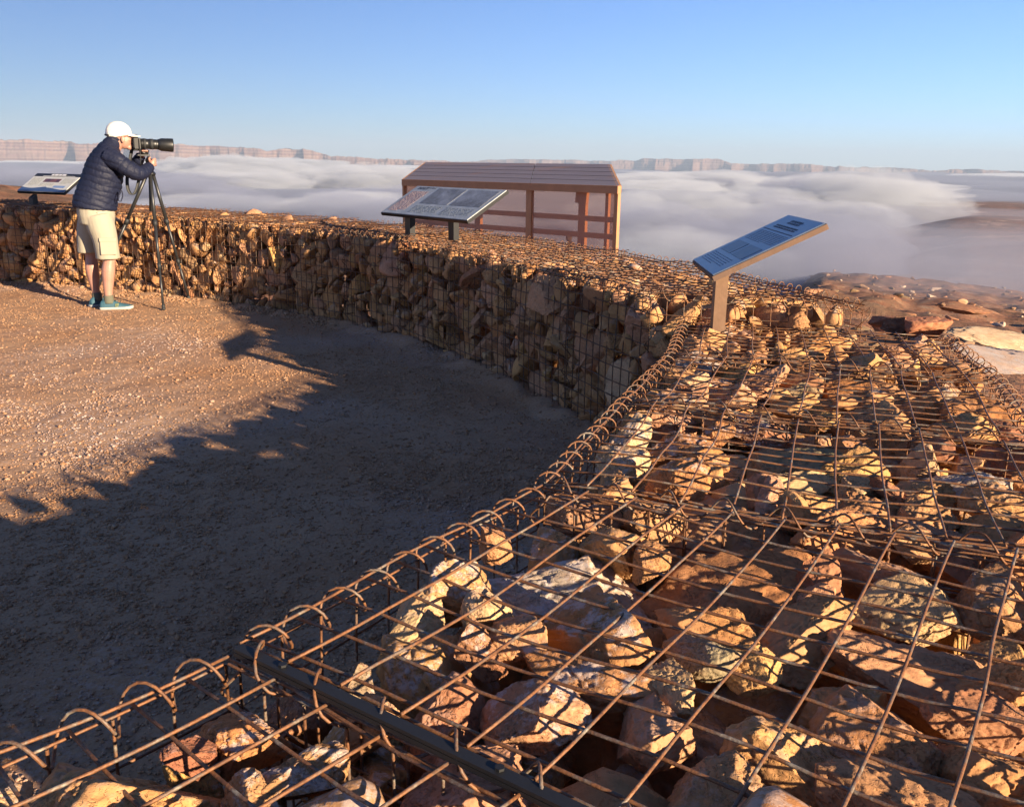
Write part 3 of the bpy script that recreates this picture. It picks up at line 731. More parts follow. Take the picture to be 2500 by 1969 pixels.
sign('wayside_sign', 'single-post information board with black header and blue base, left of the standing man', (-5.27, 10.5, 1.107), -.5004, .609, .83, .345, [(-5.46, 10.45, .87)], .075, .06, .028, M_signblk, M_signblk, face1)
sign('wayside_sign', 'blue sheened information board tilted on one rusty steel post, at the right', (1.035, 3.95, 1.05), R(-93.5), .464, .63, .485, [(.885, 3.86, .69)], .075, .052, .022, M_corten, M_sigpost, face3)

# ================================================================== man
mp = np.array([-3.86, 8.54, 0.]); FA = math.atan2(.41187, .91124)
def loft_xz(mb, pts, k=24, sq=2.2):
    """pts: (x, z, y, a, b) a = half depth in the xz plane, b = half width across y"""
    C = np.array([[p[0], p[2], p[1]] for p in pts], float); n_ = len(C); rings = []
    for i in range(n_):
        T = C[min(i+1, n_-1)]-C[max(i-1, 0)]; T /= np.linalg.norm(T); Y_ = np.array([0, 1., 0]); N = np.cross(Y_, T); N /= np.linalg.norm(N); Y2 = np.cross(T, N)
        th = np.arange(k)/k*2*np.pi; ct, st = np.cos(th), np.sin(th)
        ct, st = np.sign(ct)*np.abs(ct)**(2/sq), np.sign(st)*np.abs(st)**(2/sq)
        rings.append(C[i]+pts[i][3]*ct[:, None]*N+pts[i][4]*st[:, None]*Y2)
    mb.loft(rings)
def interp_path(P, n):
    P = np.array(P, float); t = np.linspace(0, len(P)-1, n); out = []
    for q in t:
        i = min(int(q), len(P)-2); f = q-i; p0, p1, p2, p3 = P[max(i-1, 0)], P[i], P[i+1], P[min(i+2, len(P)-1)]
        out.append(.5*((2*p1)+(-p0+p2)*f+(2*p0-5*p1+4*p2-p3)*f*f+(-p0+3*p1-3*p2+p3)*f**3))
    return np.array(out)
def limb(mb, pts, n=14, sides=16):
    """pts: (x, y, z, r)"""
    Q = interp_path(pts, n); mb.tubes(Q[None, :, :3], Q[:, 3], sides)
def remesh(mb, name, mat, parent, vox=.006, sm=3, disp=None):
    o = mb.build(name, mat, None); md = o.modifiers.new('r', 'REMESH'); md.mode = 'VOXEL'; md.voxel_size = vox
    if sm: s_ = o.modifiers.new('s', 'SMOOTH'); s_.iterations = sm; s_.factor = .5
    dg = bpy.context.evaluated_depsgraph_get(); me = bpy.data.meshes.new_from_object(o.evaluated_get(dg)); nm = o.data.name
    bpy.data.objects.remove(o); me.name = name
    me.polygons.foreach_set('use_smooth', [True]*len(me.polygons))
    if not me.materials: me.materials.append(mat)
    if disp:
        co = np.empty(len(me.vertices)*3, np.float32); me.vertices.foreach_get('co', co); no = np.empty_like(co); me.vertices.foreach_get('normal', no)
        co, no = co.reshape(-1, 3), no.reshape(-1, 3); co = co+no*disp(co, no)[:, None]; me.vertices.foreach_set('co', co.astype(np.float32).ravel()); me.update()
    return link(bpy.data.objects.new(name, me), parent)
def skin_mat():
    m, nt, b, _ = new_mat('skin'); p = coord(nt); c = mix(nt, noise(nt, p, 18, 4), (.42, .205, .145), (.52, .29, .22)); setc(nt, b, c)
    b.inputs['Roughness'].default_value = .5; b.inputs['Subsurface Weight'].default_value = .1; b.inputs['Subsurface Radius'].default_value = (.02, .008, .004); return m
M_skin = skin_mat()
M_navy = simple('navy_nylon', (.013, .017, .042), .6, 0, .25, 18, .3, .003, .22)
M_khaki = simple('khaki_cotton', (.43, .385, .29), .85, 0, .05, 25, .3, .004)
M_cap = simple('white_cotton', (.80, .79, .74), .8, 0, .03, 25, .2, .002)
M_hair = simple('grey_hair', (.35, .33, .31), .8, 0, .3, 120, .8, .003)
M_shoe = simple('teal_mesh_fabric', (.03, .105, .15), .7, 0, .3, 90, .5, .002)
M_sole = simple('pale_rubber', (.5, .5, .46), .7, 0, .1)
M_sock = simple('grey_green_knit', (.14, .14, .10), .9, 0, .3, 120, .6, .002)
M_plastic = simple('camera_black', (.012, .013, .014), .42, 0, .3, 60, .3, .001)
M_rubber = simple('rubber_grip', (.02, .022, .024), .65, 0, .3, 200, .4, .001)
M_carbon = simple('tripod_tube', (.035, .037, .040), .4, .2, .25, 60, .2, .001)
man = empty('person', mp, FA); tag(man, 'man in white cap, navy puffer jacket and khaki shorts, bending to a long-lens camera', 'person')
b = MB()
loft_xz(b, [(-.035, .86, .0, .10, .14), (-.03, .93, 0, .13, .165), (-.01, 1.05, 0, .125, .16), (.04, 1.2, 0, .12, .17), (.10, 1.34, 0, .115, .18), (.14, 1.43, 0, .085, .16), (.175, 1.485, 0, .05, .07)])
# legs: near (right) straight, far (left) set back a little
limb(b, [(-.02, -.09, .90, .095), (.03, -.10, .70, .085), (.052, -.10, .52, .060), (.045, -.10, .46, .054), (.026, -.10, .36, .060), (.014, -.10, .24, .048), (.006, -.10, .13, .037), (.01, -.10, .06, .040)], 26)
limb(b, [(-.05, .10, .90, .095), (-.09, .13, .70, .085), (-.105, .14, .52, .060), (-.108, .14, .46, .053), (-.115, .14, .36, .059), (-.108, .14, .24, .047), (-.10, .14, .13, .036), (-.09, .14, .06, .038)], 26)
# neck and head
limb(b, [(.16, 0, 1.44, .062), (.20, 0, 1.51, .058), (.23, 0, 1.56, .06)], 8)
Hm = rotM('Y', R(14))
b.ell((.232, 0, 1.608), (.098, .074, .092), Hm); b.ell((.272, 0, 1.545), (.066, .060, .082), Hm); b.ell((.306, 0, 1.482), (.030, .034, .026), Hm)
b.ell((.325, 0, 1.555), (.016, .017, .012), Hm)
limb(b, [(.332, 0, 1.580, .009), (.349, 0, 1.552, .011), (.356, 0, 1.535, .014), (.344, 0, 1.526, .012)], 8, 10)   # nose
for sy in (-1, 1):
    b.ell((.322, sy*.030, 1.592), (.016, .022, .008), Hm)                     # brow
    b.ell((.312, sy*.034, 1.548), (.018, .020, .018), Hm)                     # cheek
    b.ell((.258, sy*.076, 1.548), (.018, .008, .030), Hm@rotM('Y', R(-12)))    # ear
b.ell((.332, 0, 1.502), (.011, .022, .006), Hm); b.ell((.330, 0, 1.490), (.012, .020, .007), Hm)      # lips
# arms
limb(b, [(.13, -.19, 1.41, .055), (.245, -.235, 1.315, .05), (.345, -.235, 1.245, .044), (.42, -.16, 1.275, .038), (.474, -.075, 1.318, .028)], 18)
limb(b, [(.13, .19, 1.41, .055), (.24, .23, 1.33, .05), (.33, .21, 1.29, .044), (.39, .13, 1.37, .036), (.42, .075, 1.43, .027)], 18)
# right hand closed on the ball head knob: palm, four fingers, thumb
b.ell((.492, -.058, 1.335), (.026, .020, .042), rotM('Y', R(20)))
for j, (dz, L) in enumerate(((.030, 1.0), (.012, 1.08), (-.006, 1.0), (-.024, .82))):
    z0 = 1.345+dz; limb(b, [(.502, -.062, z0, .0105), (.520, -.045, z0+.004, .0098), (.524, -.022*L, z0+.002, .0092), (.508, -.004, z0-.002, .0085), (.490, .004, z0-.004, .0075)], 10, 8)
limb(b, [(.478, -.052, 1.350, .013), (.470, -.036, 1.378, .0115), (.482, -.018, 1.394, .0095)], 7, 8)
# left hand under the camera body
b.ell((.425, .055, 1.452), (.038, .022, .018)); 
for j in range(4): limb(b, [(.412+.016*j, .045, 1.450, .009), (.414+.016*j, .012, 1.444, .0088), (.416+.015*j, -.022, 1.448, .008), (.416+.015*j, -.034, 1.456, .007)], 8, 8)
limb(b, [(.405, .062, 1.46, .011), (.396, .066, 1.492, .010), (.398, .060, 1.512, .008)], 6, 8)
body = remesh(b, 'body', M_skin, man, .0048, 3)
# jacket
b = MB()
jp = [(-.035, .925, 0, .185, .195), (-.03, .96, 0, .192, .20), (-.008, 1.04, 0, .182, .198), (.03, 1.13, 0, .178, .20), (.062, 1.22, 0, .172, .21), (.085, 1.31, 0, .160, .22), (.115, 1.40, 0, .128, .222), (.14, 1.462, 0, .098, .19), (.165, 1.51, 0, .072, .10), (.185, 1.545, 0, .066, .072), (.20, 1.568, 0, .066, .07)]
Q = interp_path([(p[0], p[1], p[2], p[3], p[4]) for p in jp], 40); loft_xz(b, [tuple(q) for q in Q], 36, 2.15)
armR = [(.115, -.175, 1.41, .082), (.19, -.225, 1.355, .080), (.262, -.245, 1.30, .073), (.340, -.24, 1.253, .068), (.392, -.195, 1.258, .061), (.437, -.135, 1.285, .053), (.470, -.085, 1.312, .044)]
armL = [(.115, .175, 1.41, .082), (.19, .215, 1.37, .076), (.26, .225, 1.325, .070), (.325, .20, 1.305, .062), (.37, .145, 1.35, .054), (.405, .095, 1.405, .043)]
limb(b, armR, 26, 20); limb(b, armL, 22, 20)
aR, aL = interp_path(armR, 120), interp_path(armL, 120)
def arc(A): return np.concatenate([[0], np.cumsum(np.linalg.norm(np.diff(A[:, :3], axis=0), axis=1))])
sR, sL = arc(aR), arc(aL)
def quilt(co, no):
    out = np.zeros(len(co)); ax = np.array([.33, 0, .94])
    s = co@ax; s = s+.012*vnoise(co*9, 3)+co[:, 1]*.0
    ph = s/.052
    for A, S in ((aR, sR), (aL, sL)):
        D = np.linalg.norm(co[:, None]-A[None, ::2, :3], axis=2); k = D.argmin(1); dm = D.min(1)/A[::2, 3][k]
        isarm = (dm < 1.22) & (k > 14); ph = np.where(isarm, S[::2][k]/.050+.008*vnoise(co*20, 4)/.05, ph)
    puff = np.abs(np.sin(ph*np.pi))**.55
    return .0065*(puff-.6)+.004*fbm(co*26, 3, 9)+.0015*fbm(co*60, 2, 19)
jk = remesh(b, 'jacket', M_navy, man, .0055, 3, quilt)
b = MB(); limb(b, [(.196, -.188, 1.00, .006), (.213, -.190, 1.05, .007), (.206, -.196, 1.10, .007), (.176, -.203, 1.05, .006), (.172, -.200, 1.00, .005), (.196, -.188, .995, .005)], 24, 6); b.V = [(v-np.array([.19, -.194, 1.05]))*np.array([.9, .5, .9])+np.array([.188, -.190, 1.05]) for v in b.V]; b.build('pocket_edge', M_navy, jk)
# shorts
b = MB()
loft_xz(b, [(-.03, .99, 0, .15, .168), (-.03, .93, 0, .158, .175), (-.028, .86, 0, .160, .185), (-.03, .79, 0, .150, .18)], 28)
limb(b, [(-.015, -.085, .86, .120), (.005, -.10, .76, .118), (.025, -.105, .66, .109), (.033, -.108, .56, .104), (.034, -.108, .478, .104)], 16, 24)
limb(b, [(-.06, .09, .86, .115), (-.095, .12, .76, .108), (-.118, .135, .66, .100), (-.126, .14, .58, .094), (-.128, .14, .515, .093)], 16, 24)
def crease(co, no):
    return .006*fbm(co*np.array([7, 7, 3.]), 3, 5)+.004*(1-np.abs(fbm(co*np.array([14, 14, 6.]), 3, 6)))*1
sh_ = remesh(b, 'shorts', M_khaki, man, .0065, 4, crease)
b = MB(); b.box((.045, -.2165, .585), (.135, .012, .13)); b.box((.045, -.219, .66), (.145, .014, .035)); pk = remesh(b, 'cargo_pocket', M_khaki, sh_, .005, 2)
b = MB(); b.box((-.065, -.178, .952), (.030, .006, .010)); b.build('belt_tab', M_signblk, sh_, False)
# cap
b = MB(); crown = []
for t in np.linspace(0, 1, 9):
    a_ = t*math.pi/2; crown.append((.102*math.cos(a_)+.008, .088*math.cos(a_)+.006, .108*math.sin(a_)**.85))
k = 28; th = np.arange(k)/k*2*np.pi; Mc = rotM('Y', R(9)); cc = np.array([.226, 0, 1.600])
rings = [np.stack([a*np.cos(th), bb*np.sin(th), np.full(k, z)+np.clip(np.cos(th)+.2, 0, 1)*.030*(z < .01)+.006*(1-z/.12)*np.cos(th)], 1)@Mc.T+cc for a, bb, z in [(.104, .084, -.035), (.109, .090, -.018)]+crown]
b.loft(rings); 
V = []; F = []; nb = 13
for lay, dz in ((0, 0.), (1, -.007)):
    for i in range(nb):
        a_ = -1.15+2.3*i/(nb-1)
        for q in (0, .35, .7, 1.):
            x = (.104+.088*q*math.cos(a_*.9)**.5)*math.cos(a_*.62) ; y = .088*math.sin(a_)*(1-.12*q); V.append(np.array([x, y, .018-.004*q-.020*(y/.08)**2+dz]))
V = np.array(V)@Mc.T+cc
for i in range(nb-1):
    for q in range(3):
        a0 = i*4+q; F.append([a0, a0+1, a0+5, a0+4]); F.append([a0+nb*4, a0+4+nb*4, a0+5+nb*4, a0+1+nb*4])
for q in range(3): F.append([q, q+nb*4, q+1+nb*4, q+1]); e = (nb-1)*4+q; F.append([e, e+1, e+1+nb*4, e+nb*4])
for i in range(nb-1): F.append([i*4+3, i*4+3+nb*4, i*4+7+nb*4, i*4+7]); F.append([i*4, i*4+4, i*4+4+nb*4, i*4+nb*4])
b.poly(V, F)
cap_o = remesh(b, 'cap', M_cap, man, .004, 2, lambda co, no: .0025*fbm(co*30, 3, 2))
b = MB(); pts_ = [np.array([-.108*math.cos(t), .088*math.sin(t), -.030])@Mc.T+cc for t in np.linspace(-.75, .75, 9)]; b.tubes(np.array(pts_)[None], .009, 6); b.build('cap_strap', M_signblk, cap_o)
b = MB(); b.ell((.185, 0, 1.560), (.052, .068, .045), Hm, 20, 12); b.build('hair', M_hair, man)
b = MB()
for sy in (-1, 1):
    a_ = np.linspace(0, 2*np.pi, 15); b.tubes(np.stack([.343+0*a_, sy*.033+.021*np.cos(a_), 1.578+.015*np.sin(a_)], 1)[None], .0022, 5)
    b.tubes(np.array([[[.343, sy*.054, 1.584], [.30, sy*.072, 1.580], [.262, sy*.079, 1.566]]]), .0022, 5)
b.tubes(np.array([[[.345, -.012, 1.582], [.349, 0, 1.585], [.345, .012, 1.582]]]), .002, 5)
b.build('glasses', simple('red_brown_frame', (.25, .05, .03), .4), man)
# shoes
def shoe(x, y, ang, nm_sock):
    c_, s_ = math.cos(ang), math.sin(ang)
    def T(V): V = np.asarray(V, float); return np.stack([x+V[:, 0]*c_-V[:, 1]*s_, y+V[:, 0]*s_+V[:, 1]*c_, V[:, 2]], 1)
    b = MB(); prof = [(-.082, .024, .060), (-.07, .033, .082), (-.04, .038, .098), (0, .040, .100), (.04, .042, .088), (.08, .046, .066), (.13, .048, .053), (.175, .043, .044), (.205, .026, .032)]
    rings = []
    for px_, hw, h_ in prof:
        th_ = np.arange(16)/16*2*np.pi; rings.append(T(np.stack([np.full(16, px_), hw*np.cos(th_), .018+np.maximum(np.sin(th_), -.25)*(h_-.018)], 1)))
    b.loft(rings); up_ = remesh(b, 'shoe', M_shoe, man, .004, 2)
    b = MB(); o = []
    for zz, g in ((.0, .0), (.012, .004), (.024, .003)):
        o.append(T([(px_+(.004 if px_ > 0 else -.004)*1, sgn*(hw+g), zz+(.010 if px_ > .19 else 0)) for px_, hw, h_ in prof for sgn in (1,)]+[(px_+(.004 if px_ > 0 else -.004), -(hw+g), zz+(.010 if px_ > .19 else 0)) for px_, hw, h_ in prof[::-1]]))
    b.loft(o); b.build('sole', M_sole, up_)
    b = MB(); 
    for i in range(4): b.tubes(T([(.035+.02*i, -.028, .088-.006*i), (.042+.02*i, 0, .098-.007*i), (.035+.02*i, .028, .088-.006*i)])[None], .003, 5)
    b.build('laces', simple('dark_lace', (.05, .06, .05), .8), up_)
    my = simple('yellow_green_mark', (.42, .45, .16), .6); b = MB()
    yy = -.0475
    for (x0, z0, x1, z1) in ((.052, .030, .075, .030), (.055, .044, .080, .044), (.058, .058, .083, .058), (.052, .030, .058, .058), (.075, .030, .083, .058), (.064, .030, .070, .058)):
        b.tubes(T([(x0, yy-.0005, z0), (x1, yy+.0005, z1)])[None], .0018, 4)
    b.build('side_emblem', my, up_)
    b = MB(); limb(b, [(x-.0, y, .06, .047), (x-.0, y, .10, .044), (x-.002, y, .135, .040)], 6, 16); b.build('sock', M_sock, man)
shoe(.006, -.10, R(-4), 0); shoe(-.095, .14, R(38), 1)

# ================================================================== tripod and camera
def wpt(sx, lat, z):                     # man frame -> world
    c_, s_ = math.cos(FA), math.sin(FA); return np.array([mp[0]+sx*c_-lat*s_, mp[1]+sx*s_+lat*c_, z])
apex = wpt(.468, .0, 1.245); feet = [np.array([-3.30, 8.44, 0]), np.array([-3.26, 9.02, 0]), np.array([-4.16, 8.86, 0])]
tri = empty('tripod', (*apex[:2], 0)); tag(tri, 'black tripod with three extended legs carrying the camera beside the man', 'tripod')
T0 = np.array([*apex[:2], 0])
for f in feet:
    dirv = f-apex; hd = dirv*np.array([1, 1, 0]); hd = hd/np.linalg.norm(hd); a0 = apex+hd*.035+np.array([0, 0, -.01])
    lg = MB()
    def pt(t): return a0+(f+np.array([0, 0, .02])-a0)*t-T0
    for t0_, t1_, r_ in ((0, .36, .0165), (.36, .68, .0140), (.68, .985, .0115)): lg.tubes(np.array([[pt(t0_), pt(t1_)]]), r_, 12)
    leg = lg.build('leg', M_carbon, tri)
    for t_, r_ in ((.36, .020), (.68, .0175)): mb = MB(); mb.tubes(np.array([[pt(t_-.02), pt(t_+.02)]]), r_, 12); mb.build('leg_lock', M_rubber, leg)
    mb = MB(); mb.tubes(np.array([[pt(.97), pt(1.0)]]), .016, 12); mb.ell(f+np.array([0, 0, .016])-T0, (.019, .019, .016)); mb.build('rubber_foot', M_rubber, leg)
mb = MB(); mb.ell((0, 0, 1.245), (.052, .052, .03)); mb.tubes(np.array([[[0, 0, 1.22], [0, 0, 1.275]]]), .03, 14); mb.build('shoulder_casting', M_plastic, tri)
mb = MB(); mb.tubes(np.array([[[-.02, -.01, .90], [-.012, -.006, 1.05], [0, 0, 1.30]]]), .0125, 12); mb.build('centre_column', M_carbon, tri)
mb = MB(); mb.tubes(np.array([[[0, 0, 1.29], [0, 0, 1.345]]]), .030, 16); mb.ell((0, 0, 1.362), (.032, .032, .032)); mb.tubes(np.array([[[0, 0, 1.38], [0, 0, 1.402]]]), .014, 12); mb.build('ball_head', M_plastic, tri)
cam_root = empty('telephoto_camera', wpt(.44, 0, 1.41), FA); tag(cam_root, 'black camera with long hooded telephoto lens, mounted on the tripod', 'camera'); O = np.array([.44, 0, 1.41])
def CM(mb, nm, mat, par=None, sm=True):
    mb.V = [v-O for v in mb.V]; return mb.build(nm, mat, par or cam_root, sm)
mb = MB(); mb.box((.43, 0, 1.412), (.105, .042, .014)); mb.box((.375, 0, 1.412), (.014, .05, .010)); CM(mb, 'quick_release_plate', M_plastic, None, False)
mb = MB(); mb.tubes(np.array([[[.40, 0, 1.452], [.455, 0, 1.418]]]), [.020, .017], 8); mb.tubes(np.array([[[.455, 0, 1.42], [.47, 0, 1.46]]]), .010, 8); CM(mb, 'lens_foot', M_plastic)
b = MB(); b.box((.368, 0, 1.520), (.052, .138, .092)); b.box((.364, 0, 1.577), (.050, .052, .034)); b.box((.380, -.055, 1.515), (.055, .030, .098)); b.box((.365, .01, 1.462), (.046, .12, .022)); b.ell((.336, 0, 1.556), (.014, .022, .016))
b.V = [v-O for v in b.V]; remesh(b, 'camera_body', M_plastic, cam_root, .0035, 2)
tilt_l = R(2.0)
def lp(s_, r_): return (.396+s_*math.cos(tilt_l), 1.516-s_*math.sin(tilt_l), 0, r_, r_)
mb = MB(); loft_xz(mb, [lp(-.012, .034), lp(0, .038), lp(.012, .046), (lp(.03, .047)), lp(.06, .047), lp(.062, .0455), lp(.085, .0455), lp(.087, .047), lp(.125, .047), lp(.127, .045), lp(.15, .045), lp(.18, .047)], 32, 2.0); lens = CM(mb, 'lens_barrel', M_plastic)
mb = MB()
for s0_, s1_ in ((.035, .058), (.092, .122)):
    loft_xz(mb, [lp(s0_, .0485), lp(s1_, .0485)], 40, 2.0)
CM(mb, 'focus_ring', M_rubber, lens)
mb = MB(); loft_xz(mb, [lp(.162, .047), lp(.178, .052), lp(.19, .058), lp(.285, .0615), lp(.298, .0605), lp(.299, .054), lp(.24, .053)], 40, 2.0); CM(mb, 'lens_hood', M_plastic, lens)
mb = MB(); loft_xz(mb, [lp(.232, .052), lp(.236, .052)], 32, 2.0); gl = simple('lens_glass', (.01, .012, .02), .05, 0, 0); CM(mb, 'front_glass', gl, lens)
# strap hanging from the camera in a loop under the sleeve
def ribbon(P, w_, th=.002):
    P = interp_path(P, 40); V = []; n_ = len(P)
    for i in range(n_):
        for dy in (-w_/2, w_/2):
            V.append(P[i]+[0, dy*.5, 0]+np.array([dy*.85, 0, 0]))
    V = np.array(V); T = np.gradient(P, axis=0); T /= np.linalg.norm(T, axis=1, keepdims=True); Nn = np.cross(T, [.86, .5, 0]); Nn /= np.linalg.norm(Nn, axis=1, keepdims=True); Nn = np.repeat(Nn, 2, 0)*th
    VV = np.concatenate([V+Nn, V-Nn]); m_ = 2*n_; F = []
    for i in range(n_-1):
        a = 2*i; F += [[a, a+1, a+3, a+2], [m_+a, m_+a+2, m_+a+3, m_+a+1], [a, a+2, m_+a+2, m_+a], [a+1, m_+a+1, m_+a+3, a+3]]
    return VV, F
mb = MB(); V, F = ribbon([(.352, .07, 1.54), (.32, .05, 1.42), (.268, -.03, 1.22), (.262, -.06, 1.12), (.282, -.06, 1.062), (.312, -.05, 1.062), (.345, -.03, 1.12), (.372, -.02, 1.22)], .034); mb.poly(V, F)
mb2 = CM(mb, 'camera_strap', M_rubber)
mb = MB(); mb.tubes(np.array([[[.393, -.075, 1.56], [.396, -.085, 1.48], [.394, -.085, 1.38], [.39, -.09, 1.30]]]), .0035, 6); CM(mb, 'strap_end', M_rubber)

# ================================================================== steel shelter beyond the wall
FL, FR = np.array([-3.6, 30.]), np.array([2.70, 24.]); BL, BR = np.array([-3.35, 35.1]), np.array([2.94, 29.1]); zf, zk = .83, 1.385; zg = -2.3
shl = empty('lookout_shelter', (*((FL+FR)/2), zg)); tag(shl, 'rusty steel shelter with mesh screens and plank roof, standing before the fog', 'shelter'); S0 = np.array([*((FL+FR)/2), zg])
M_rust = simple('shelter_rust', (.52, .27, .13), .8, .1, .25, 3, .4, .01)
def roof_mat():
    m, nt, b, _ = new_mat('weathered_roof'); p = coord(nt)
    ux = (FR-FL)/np.linalg.norm(FR-FL)
    mp_ = nd(nt, 'Mapping', {0: p, 'Rotation': (0, 0, -math.atan2(ux[1], ux[0])), 'Scale': (.22, 5, 1)})
    f = noise(nt, mp_.outputs[0], 2.2, 5, .6); g = noise(nt, p, .5, 3)
    c = ramp(nt, f, [(.35, (.15, .12, .12)), (.5, (.22, .175, .17)), (.62, (.17, .13, .125)), (.75, (.29, .17, .11))]); c = mix(nt, ramp(nt, g, [(.55, 0), (.65, .6)]), c, (.33, .17, .085))
    setc(nt, b, c); b.inputs['Roughness'].default_value = .55; bump(nt, b, f, .4, .02); return m
def beam(mb, a, b_, w_, h_):
    a, b_ = np.array(a, float), np.array(b_, float); d = b_-a; L = np.linalg.norm(d); d /= L
    upv = np.array([0, 0, 1.]) if abs(d[2]) < .9 else np.array([(FR-FL)[0], (FR-FL)[1], 0])/np.linalg.norm(FR-FL)
    s_ = np.cross(d, upv); s_ /= np.linalg.norm(s_); u_ = np.cross(s_, d); M = np.stack([d, s_, u_], 1)
    mb.box((a+b_)/2-S0, (L, w_, h_), M)
def P_(xy, z): return np.array([xy[0], xy[1], z])
def lerp(a, b_, t): return a+(b_-a)*t
Mroof = roof_mat(); tm = .64
inn = (BL-FL)/np.linalg.norm(BL-FL)
for t0_, t1_ in ((0, tm-.0015), (tm+.0015, 1)):
    mb = MB(); V = []
    for t_ in (t0_, t1_):
        for xy, z in ((lerp(FL, FR, t_), zf+.01), (lerp(BL, BR, t_), zk+.01)):
            for dz in (0, .06): V.append(P_(xy, z+dz)-S0)
    mb.add(V, [[0, 1, 3, 2], [4, 6, 7, 5], [0, 4, 5, 1], [2, 3, 7, 6], [0, 2, 6, 4], [1, 5, 7, 3]]); mb.build('roof_panel', Mroof, shl, False)
for q_ in (.2, .4, .6, .8):
    mb = MB(); beam(mb, P_(lerp(FL, BL, q_), lerp(zf, zk, q_)+.067), P_(lerp(FR, BR, q_), lerp(zf, zk, q_)+.067), .05, .02); mb.build('roof_batten', Mroof, shl, False)
mb = MB(); beam(mb, P_(FL-inn*.07, zf-.03), P_(FR-inn*.07, zf-.03), .14, .20); beam(mb, P_(BL, zk-.06), P_(BR, zk-.06), .12, .12)
for A_, B_ in ((FL, BL), (FR, BR)): beam(mb, P_(A_, zf-.02), P_(B_, zk-.02), .12, .17)
mb.build('roof_frame', M_rust, shl, False)
for t_, w_ in ((.005, .10), (tm, .20), (.995, .12)):
    mb = MB(); beam(mb, P_(lerp(FL, FR, t_), zg), P_(lerp(FL, FR, t_), zf-.13), .12, w_); mb.build('post', M_rust, shl, False)
for t_ in (.0, 1.):
    mb = MB(); beam(mb, P_(lerp(BL, BR, t_), zg), P_(lerp(BL, BR, t_), zk-.1), .12, .12); mb.build('post', M_rust, shl, False)
for z_ in (.02, -.42, -1.5):
    mb = MB(); beam(mb, P_(FL+inn*.08, z_), P_(FR+inn*.08, z_), .06, .14); mb.build('rail', M_rust, shl, False)
for px_, Dd in ((1235, 26.5), (1014, 30.2), (911, 32.5)):
    d = ray(px_, 450); q = np.array([0, 0, H])+d*Dd/d[1]; mb = MB(); beam(mb, (q[0], q[1], zg), (q[0], q[1], .70), .12, .26); beam(mb, (q[0]-.05, q[1], .35), (q[0]-.02, q[1], .76), .12, .40); mb.build('flared_post', M_rust, shl, False)
def screen_mat():
    m, nt, b, out = new_mat('rust_mesh_screen'); setc(nt, b, (.85, .48, .32)); b.inputs['Roughness'].default_value = .8
    tr = nd(nt, 'BsdfTransparent', {'Color': (.95, .76, .66, 1)}); mx = nd(nt, 'MixShader', {0: .42}); nt.links.new(tr.outputs[0], mx.inputs[1]); nt.links.new(b.outputs[0], mx.inputs[2]); nt.links.new(mx.outputs[0], out.inputs['Surface']); return m
Ms = screen_mat()
for A_, B_, za, zb_ in ((FL, FR, zf-.13, zf-.13), (FL, BL, zf-.1, zk-.1), (FR, BR, zf-.1, zk-.1)):
    mb = MB(); mb.poly([P_(A_, zg)-S0, P_(B_, zg)-S0, P_(B_, zb_)-S0, P_(A_, za)-S0], [[0, 1, 2, 3]]); mb.build('mesh_screen', Ms, shl, False)
mb = MB(); V = [P_(q, zg+dz)-S0 for q in (FL, FR, BR, BL) for dz in (-.15, .02)]; mb.poly(V, [[0, 2, 4, 6], [1, 7, 5, 3], [0, 1, 3, 2], [2, 3, 5, 4], [4, 5, 7, 6], [6, 7, 1, 0]]); mb.build('floor_slab', M_rust, shl, False)
# seated visitor behind the screen
d = ray(1213, 505); q = np.array([0, 0, H])+d*27.3/d[1]
vis = empty('person', (q[0], q[1], zg+.42), R(200)); tag(vis, 'dim figure seated behind the screen of the rusty shelter', 'person')
b = MB(); loft_xz(b, [(0, .45, 0, .14, .18), (0, .62, 0, .13, .17), (.04, .85, 0, .13, .2), (.06, 1.0, 0, .1, .21), (.08, 1.08, 0, .05, .07)]); b.ell((.12, 0, 1.20), (.10, .08, .125)); limb(b, [(.08, 0, 1.05, .055), (.10, 0, 1.15, .055)], 5)
for sy in (-1, 1):
    limb(b, [(0, sy*.1, .50, .09), (.4, sy*.12, .52, .07), (.45, sy*.12, .30, .055), (.43, sy*.12, .06, .045), (.52, sy*.12, .04, .04)], 18)
    limb(b, [(.05, sy*.2, .98, .055), (.12, sy*.25, .75, .048), (.33, sy*.14, .66, .036), (.38, sy*.10, .68, .03)], 14)
M_dark = simple('dark_silhouette', (.06, .045, .04), .8); remesh(b, 'body', M_dark, vis, .012, 3)  # silhouette darkness put into one colour for head, hands and clothes
mb = MB(); beam(mb, (q[0]-.5, q[1]+.3, zg+.82), (q[0]+.6, q[1]-.7, zg+.82), .4, .06); mb.build('bench', M_rust, shl, False)

